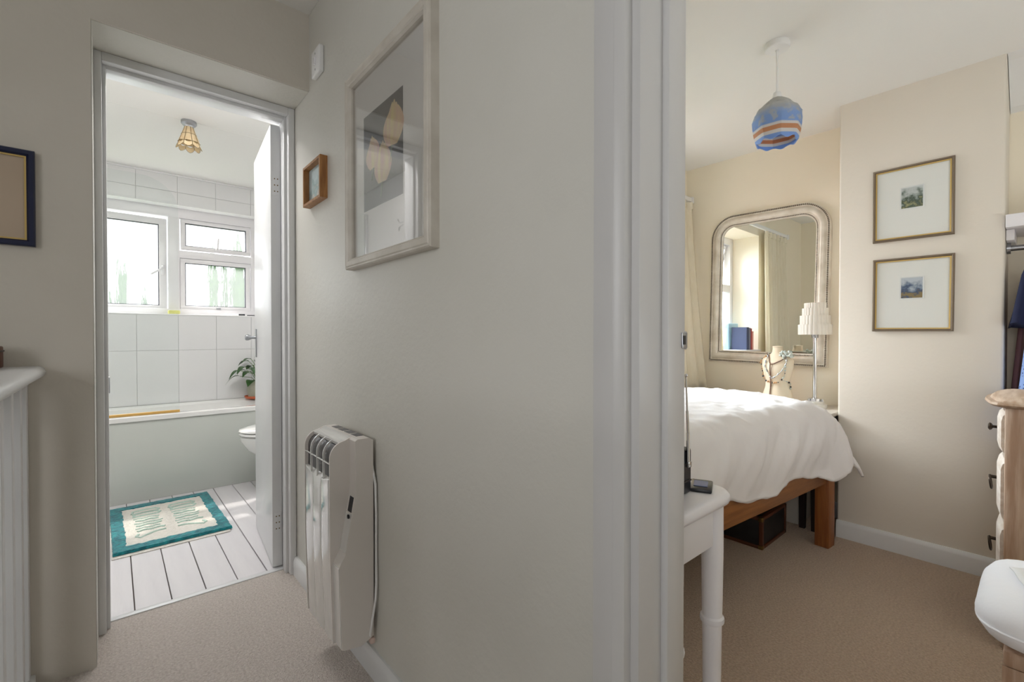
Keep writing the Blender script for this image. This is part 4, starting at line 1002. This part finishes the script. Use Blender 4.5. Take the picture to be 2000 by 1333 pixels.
# duvet
d = thing('duvet', (2.70, .69, .70), 'rumpled white duvet spread over the bed and hanging over its side', 'duvet'); d.rotation_euler = (0, 0, PI - BA)
def sm(x_): x_ = max(0., min(1., x_)); return x_ * x_ * (3 - 2 * x_)
UI, VI = .14, .075
def duv(a, b_):
    # a in [0,1] along length from foot overhang; b_ across from near hem
    u0 = -.30 + a * (LB + .26)
    hem = .375 + .02 * math.sin(u0 * 9 + 1) + .018 * noise.noise(Vector((u0 * 4, 3.1, 0))) - .035 * sm((u0 - .5) / .5)
    v0 = (VI - hem) + b_ * (WB + .01 - (VI - hem))
    du = max(0, UI - u0); dv = max(0, VI - v0); dw = max(0, v0 - (WB - .10))
    e = (du ** 3 + dv ** 3) ** (1 / 3.); e = max(0, e - .30 * du * dv / (du + dv + 1e-6))
    ztop = .722 + .028 * math.sin(PI * min(1, max(0, (v0 + .0) / WB))) + .012 * noise.noise(Vector((u0 * 5, v0 * 5, 1)))
    if e < 1e-6:
        x_, y_, z_ = u0, v0, ztop; hang = 0
    else:
        fu, fv = du / (du + dv + 1e-9), dv / (du + dv + 1e-9); Rr = .19 * fu + .075 * fv
        if e < Rr * PI / 2: hx, dz = Rr * math.sin(e / Rr), Rr * (1 - math.cos(e / Rr))
        else:
            ex = e - Rr * PI / 2; hx, dz = Rr + ex * (.06 + .34 * fu), Rr + ex
        l = math.hypot(du, dv); nx, ny = -du / l, -dv / l
        x_ = min(u0, UI) if du > 0 else u0; x_ = (UI if du > 0 else u0) + nx * hx; y_ = (VI if dv > 0 else v0) + ny * hx
        z_ = ztop - dz; hang = sm(dz / .16)
        ph = (u0 * 1.0 - .75 * dz)
        fold = .5 * math.sin(ph * 2 * PI / .30 + 2.2 * noise.noise(Vector((u0 * 3, dz * 2, 5)))) + .12 * math.sin(ph * 2 * PI / .093 + 1.3) + .8 * noise.noise(Vector((ph * 4.5, dz * 2.5, 2)))
        puff = .022 * math.sin(PI * min(1, dz / .30)) * (1 - .4 * fu)
        amp = .030 * hang * (1.1 - .9 * min(1, dz / .36))
        x_ += nx * (fold * amp + puff); y_ += ny * (fold * amp + puff)
        if dv > 0: y_ -= .072 * sm((.35 - u0) / .35) * (max(0, dz) / .33) ** 1.3
        if fu > .15: z_ += .05 * fu * hang
    wr = .007 * (.5 - abs(noise.noise(Vector((u0 * 7 - v0 * 5, v0 * 11 + u0 * 4, 6)))) * 2) + .006 * noise.noise(Vector((u0 * 9 + v0 * 4, v0 * 16, 3))) + .004 * noise.noise(Vector((u0 * 24, v0 * 24, 8)))
    # gathered ridge along the near top edge
    ridge = .012 * math.exp(-((v0 - VI - .0) / .07) ** 2) * (noise.noise(Vector((u0 * 9, 1.5, v0 * 5))) + .3)
    z_ += wr + ridge - .10 * (dw / .10) ** 2 * .5
    return (x_, -y_, z_ - .70)
o = MB().grid(190, 110, duv).build('cover', 'duvet', d, local=True, ang=180)
so_ = o.modifiers.new('thickness', 'SOLIDIFY'); so_.thickness = .012; so_.offset = -1

# travel case under the bed
t = thing('travel_case', (2.55, 1.12, 0), 'black vintage travel case with brown leather edges under the bed', 'suitcase')
cx0, cx1, cy0, cy1, cz1 = 2.397, 2.715, .895, 1.36, .156
MB().box(cx0 + .004, cx1 - .004, cy0 + .004, cy1 - .004, .003, cz1 - .003, .003).build('body', 'black_case', t)
e = .016
for (xa, xb, ya, yb, za, zb_) in ((cx0, cx1, cy0, cy0 + e, cz1 - e, cz1), (cx0, cx1, cy0, cy0 + e, 0, e), (cx0, cx0 + e, cy0, cy1, cz1 - e, cz1), (cx0, cx0 + e, cy0, cy1, 0, e), (cx0, cx0 + e, cy0, cy0 + e, 0, cz1), (cx1 - e, cx1, cy0, cy0 + e, 0, cz1), (cx1 - e, cx1, cy0, cy1, cz1 - e, cz1), (cx0, cx0 + e, cy1 - e, cy1, 0, cz1), (cx0, cx1, cy1 - e, cy1, cz1 - e, cz1)):
    MB().box(xa - .001, xb + .001, ya - .001, yb + .001, za, zb_ + .001, .003).build('leather_edge', 'leather_brown', t)
MB().box(cx0 - .003, cx0 + .02, cy0 - .003, cy0 + .02, cz1 - .02, cz1 + .003, .004).build('corner_cap', 'brass', t)
MB().box(cx0 - .003, cx0 + .02, cy0 - .003, cy0 + .02, -.0, .02, .004).build('corner_cap', 'brass', t)
lk = MB().box(cx0 - .005, cx0 + .002, 1.035, 1.105, .085, .118, .003).build('lock', 'brass', t)
MB().box(cx0 - .008, cx0 - .004, 1.05, 1.09, .09, .112, .002).build('hasp', 'dark_wood', lk, local=True); lk.children[0].data.transform(Matrix.Translation(-t.location))

# white console table by the hall-side wall
t = thing('console_table', (.85, .85, 0), 'narrow white console table with a round ringed leg inside the doorway', 'table')
tx0, tx1, ty0, ty1 = .742, .958, .404, 1.25
def top_ring(e, z):
    r = .045; pts = [(tx0 + e, ty0 + e, z)]
    for k in range(7):
        a = R(-90 + 90 * k / 6); pts.append((tx1 - r + (r - e) * math.cos(a), ty0 + r + (r - e) * math.sin(a), z))
    for k in range(7):
        a = R(90 * k / 6); pts.append((tx1 - r + (r - e) * math.cos(a), ty1 - r + (r - e) * math.sin(a), z))
    pts.append((tx0 + e, ty1 - e, z)); return pts
MB().loft([top_ring(.012, .714), top_ring(.003, .717), top_ring(0, .724), top_ring(.001, .732), top_ring(.006, .738), top_ring(.014, .740)]).build('tabletop', 'white_paint', t, ang=60)
MB().box(tx0 + .006, .905, .427, .440, .632, .716, .002).build('apron', 'white_paint', t)
MB().box(.905, .918, .45, ty1 - .04, .632, .716, .002).build('apron', 'white_paint', t)
def leg(xx, yy):
    g = MB().lathe([(.012, 0), (.015, .01), (.0165, .25), (.0185, .466), (.0185, .470), (.0225, .473), (.0235, .478), (.0225, .483), (.019, .486), (.0195, .50), (.021, .62), (.0205, .716)], (xx, yy, 0), 24).build('leg', 'white_paint', t, ang=30)
leg(.916, .437); leg(.916, ty1 - .045); leg(.765, .44); leg(.765, ty1 - .045)
# radio
t = thing('radio', (.805, .49, .7402), 'small black portable radio with raised telescopic aerial on console table', 'radio')
MB().box(.748, .866, .455, .53, .7402, .830, .006, 3).build('body', 'black_plastic', t)
MB().box(.756, .862, .4535, .456, .765, .768).box(.756, .862, .4535, .456, .80, .802).build('seam', 'dark_wood', t)
MB().tube([(.846, .452, .800), (.845, .452, .862)], .0034, 8).tube([(.845, .452, .862), (.842, .4525, .905)], .0026, 8).tube([(.842, .4525, .905), (.838, .453, .972)], .0017, 8).build('aerial', 'chrome', t)
MB().sphere((.838, .453, .974), .0036, 10).build('aerial_tip', 'chrome', t)
MB().box(.841, .853, .448, .456, .794, .806, .002).build('aerial_pivot', 'chrome', t)
MB().tube([(.76, .46, .830), (.76, .46, .838), (.835, .46, .838), (.835, .46, .830)], .003, 6).build('handle', 'steel', t)
# phone case, card, pencil
t = thing('phone_case', (.91, .456, .7402), 'open black wallet phone case at the edge of the console table', 'phone case')
rz = Matrix.Rotation(R(24), 3, 'Z')
MB().box(.872, .942, .435, .477, .7402, .7475, .003, 2, rot=rz).build('wallet', 'black_plastic', t)
MB().box(.889, .926, .444, .471, .7474, .7492, .0008, 1, rot=rz).build('screen', 'phone_blue', t)
o = MB().box(.872, .905, .488, .545, .7402, .7425, .0004, 1).build('note_card', 'card'); tag(o, 'blank white card lying behind the phone case', 'card')
o = MB().tube([(.875, .482, .7438), (.925, .498, .7438)], .0035, 6).build('pencil', 'box_wood'); tag(o, 'short orange-brown pencil beside the phone case', 'pencil')
# box on the far end of the console, seen in the mirror
t = thing('wooden_box', (.86, 1.0, .7402), 'mid-brown wooden box on the console table, visible in the mirror', 'box')
MB().box(.79, .92, .93, 1.10, .7402, .835, .004).build('body', 'box_wood', t)
MB().box(.787, .923, .927, 1.103, .835, .865, .004).build('lid', 'box_wood', t)
# dotted bag under the console
t = thing('paper_bag', (.80, .50, 0), 'white carrier bag with blue dots under the console table', 'bag')
MB().loft([[(.745, .468, 0), (.814, .468, 0), (.814, .60, 0), (.745, .60, 0)], [(.745, .466, .2), (.800, .466, .2), (.800, .60, .2), (.745, .60, .2)], [(.748, .47, .46), (.776, .47, .46), (.776, .58, .46), (.748, .58, .46)]]).build('body', 'plain_white', t)
for i, (zz, m_) in enumerate(((.43, 'blue_dot'), (.36, 'blue_dot'), (.29, 'red_dot'), (.22, 'blue_dot'), (.12, 'blue_dot'))):
    f = zz / .46; xe = .800 - (zz - .2) / .26 * .024 if zz > .2 else .814 - zz * .07
    ye = .466 + max(0, zz - .2) / .26 * .004 - .0005
    MB().lathe([(.012, 0), (.012, .002)], (xe - .010, ye - .0015, zz), 14, axis='y').build('dot', m_, t)

# chest of drawers (drawer fronts face +y, side panel faces -x)
CX0, CX1, CYF, CYB = 2.235, 2.66, .083, -.34
t = thing('chest_of_drawers', (2.45, -.13, 0), 'limed wood chest of drawers with dark ring pulls at the right edge', 'chest of drawers')
MB().box(CX0, CX1, CYB, CYF - .012, .06, .812, .003).build('carcass', 'limed_wood', t)
for xx in (CX0 + .022, CX1 - .022):
    MB().box(xx - .024, xx + .024, CYF - .05, CYF, .0, .812, .006).build('corner_post', 'limed_wood', t)
MB().box(CX0 + .02, CX0 + .06, CYB, CYB + .04, 0, .06).box(CX1 - .06, CX1 - .02, CYB, CYB + .04, 0, .06).build('back_foot', 'limed_wood', t)
def ctop(e, z):
    pts = []
    n = 16
    for k in range(n + 1):
        f = k / n; xx = CX0 - .022 + e + (CX1 - CX0 + .044 - 2 * e) * f; pts.append((xx, CYF + .018 + .030 * math.sin(PI * f) - e + (.010 if 0 < k < n else 0), z))
    return [(CX0 - .022 + e, CYB, z)] + pts + [(CX1 + .022 - e, CYB, z)]
MB().loft([ctop(.018, .812), ctop(.006, .815), ctop(.0, .822), ctop(.003, .829), ctop(.014, .831), ctop(.018, .838), ctop(.026, .845)]).build('top', 'limed_top', t, ang=40)
for k, (z0, z1) in enumerate(((.645, .79), (.42, .625), (.19, .40))):
    pts = []
    n = 14
    x0_, x1_ = CX0 + .048, CX1 - .048
    rr = []
    for z_, off in ((z0, -.004), (z0 + .012, .006), (z0 + .03, .010), (z1 - .03, .010), (z1 - .012, .006), (z1, -.004)):
        ring = [(x0_ + (x1_ - x0_) * i / n, CYF + off + .016 * math.sin(PI * i / n), z_) for i in range(n + 1)] + [(x1_, CYF - .03, z_), (x0_, CYF - .03, z_)]
        rr.append(ring)
    dr = MB().loft(rr).build('drawer', 'limed_front', t, ang=40)
    for xx in ((CX0 + CX1) / 2,):
        yk = CYF + .020; zz = (z0 + z1) / 2
        b = MB()
        if k == 0: b.lathe([(.012, 0), (.008, .003), (.005, .008), (.005, .017), (.012, .021), (.014, .026), (.009, .030)], (xx, yk, zz), 14, axis='y')
        else:
            b.lathe([(.012, 0), (.006, .004), (.006, .020), (.009, .024)], (xx, yk, zz + .01), 12, axis='y')
            b.tube([(xx + .021 * math.cos(a), yk + .022 + .003 * math.sin(a), zz - .010 + .024 * math.sin(a)) for a in [2 * PI * i / 16 for i in range(17)]], .0032, 6)
        kb = b.build('knob' if k == 0 else 'ring_pull', 'bronze', dr, local=True); kb.data.transform(Matrix.Translation(-t.location))
MB().box(CX0 + .05, CX1 - .05, CYF - .01, CYF + .004, .07, .17, .006).build('plinth', 'limed_wood', t)

# stool with a fat white cushion in front
t = thing('stool', (1.52, -.10, 0), 'small limed wood stool under the white cushion at the right edge', 'stool')
MB().box(1.37, 1.68, -.28, .05, .376, .409, .006).build('seat', 'limed_wood', t)
for xx, yy in ((1.388, .034), (1.66, .034), (1.388, -.262), (1.66, -.262)):
    MB().loft([[(xx + dx * r, yy + dy * r, z) for dx, dy in ((-1, -1), (1, -1), (1, 1), (-1, 1))] for z, r in ((0, .013), (.35, .017), (.376, .017))]).build('leg', 'limed_wood', t)
c = thing('cushion', (1.52, -.10, .4215), 'plump white seat cushion on the stool at the lower right', 'cushion')
def cush(s_, tt):
    return None
rings = []
hx, hy = .185, .195
for z, ins, in ((-.012, .05), (.002, .014), (.026, .001), (.045, .0), (.06, .003), (.078, .016), (.090, .045), (.096, .10), (.098, .16)):
    ring = []
    for i in range(64):
        a = 2 * PI * i / 64; cs, sn = math.cos(a), math.sin(a); k = (abs(cs) ** 5 + abs(sn) ** 5) ** (-1 / 5.)
        rx_, ry_ = max(hx - ins, .01), max(hy - ins, .01)
        px_, py_ = rx_ * cs * k, ry_ * sn * k
        wob = 1 + .012 * noise.noise(Vector((cs * 3, sn * 3, z * 20)))
        ring.append((px_ * wob, py_ * wob, z + .004 * noise.noise(Vector((px_ * 14, py_ * 14, 2)))))
    rings.append(ring)
MB().loft(rings).build('cushion_body', 'cushion', c, local=True, ang=80)
def pipe(z, ins):
    pts = []
    for i in range(65):
        a = 2 * PI * i / 64; cs, sn = math.cos(a), math.sin(a); k = (abs(cs) ** 5 + abs(sn) ** 5) ** (-1 / 5.); pts.append(((hx - ins + .001) * cs * k, (hy - ins + .001) * sn * k, z))
    return pts
MB().tube(pipe(.030, .002), .0024, 6).build('piping', 'cushion', c, local=True)
t = thing('folded_cloth', (1.47, -.02, .518), 'crumpled folded white cloth lying on the plump cushion', 'cloth')
for k, (dx, dy, sx, sy, rz_) in enumerate(((0, 0, .105, .085, 14), (.02, -.01, .09, .08, 3), (.03, -.02, .075, .07, -14))):
    def fn(u, v):
        x_, y_ = (u - .5) * 2 * sx, (v - .5) * 2 * sy; c_, s__ = math.cos(R(rz_)), math.sin(R(rz_))
        return (dx + x_ * c_ - y_ * s__, -.04 + dy + x_ * s__ + y_ * c_, .003 + .009 * k + .006 * noise.noise(Vector((x_ * 22, y_ * 22, k * 3))) + .02 * max(0, u - .6) * k)
    o = MB().grid(14, 14, fn).build('fold', 'paper_grey' if k == 1 else 'plain_white', t, local=True, ang=180)
    so_ = o.modifiers.new('thickness', 'SOLIDIFY'); so_.thickness = .003

# alcove wardrobe: shelf, hanging rail and clothes
t = thing('alcove_shelf', (3.0, -.8, 1.53), 'thick white shelf across the right alcove above the hanging clothes', 'shelf')
MB().box(2.842, MX - .001, -1.65, .110, 1.507, 1.562, .003).build('board', 'white_paint', t)
MB().box(2.90, MX - .001, .085, .1105, 1.46, 1.507, .003).build('batten', 'white_paint', t)
t = thing('hanging_rail', (2.98, -.7, 1.43), 'steel clothes rail under the alcove shelf', 'rail')
MB().tube([(2.98, -1.64, 1.435), (2.98, .111, 1.435)], .012, 12).build('tube', 'steel', t)
for yy in (.104, -1.63): MB().lathe([(.024, -.006), (.024, .006)], (2.98, yy, 1.435), 16, axis='y').build('flange', 'steel', t)
def garment(y0, y1, ztop, zbot, w0, w1, th0, th1, m_, label, ph=0, nm='garment', xc=2.98):
    t_ = thing(nm, (xc, y0, 1.435), label, 'clothes', 'clothes in the alcove')
    rings = []
    for i in range(14):
        f = i / 13.; z = ztop + (zbot - ztop) * f; hw = (w0 * sm(min(1, f / .12 + .15)) + (w1 - w0) * f) / 2; t2 = (th0 + (th1 - th0) * f) * (.35 + .65 * sm(f / .15)) / 2; yc = y0 + (y1 - y0) * f
        ring = []
        for k in range(28):
            a = 2 * PI * k / 28; fold = 1 + .22 * math.sin(5 * a + ph) * f
            ring.append((xc + hw * math.cos(a), yc + t2 * fold * math.sin(a) + .004 * math.sin(3 * a + ph), z + .012 * math.cos(2 * a)))
        rings.append(ring)
    MB().loft(rings).build('fabric', m_, t_, ang=70)
    MB().tube([(xc - w0 * .42, y0, ztop - .02), (xc, y0, ztop + .03), (xc + w0 * .42, y0, ztop - .02)], .006, 6).tube([(xc, y0, ztop + .03), (2.98, y0, 1.44), (2.995, y0, 1.452), (3.0, y0, 1.44)], .002, 5).build('hanger', 'box_wood', t_)
garment(.045, .075, 1.34, 1.095, .16, .20, .03, .052, 'navy_cloth', 'short navy blouse hanging first on the rail beside the chimney breast', nm='blouse', xc=2.92)
garment(.050, .096, 1.30, .62, .09, .12, .02, .024, 'mauve_cloth', 'dusky mauve dress hanging behind and below the navy blouse', ph=1, nm='dress', xc=3.09)
garment(.0, .052, 1.34, .60, .20, .24, .05, .076, 'blue_print', 'blue patterned dress hanging right of the mauve dress', ph=2, nm='dress', xc=2.92)
garment(-.12, -.12, 1.36, .5, .30, .32, .05, .08, 'navy_cloth', 'dark navy coat hanging at the far right of the rail', ph=3, nm='coat')
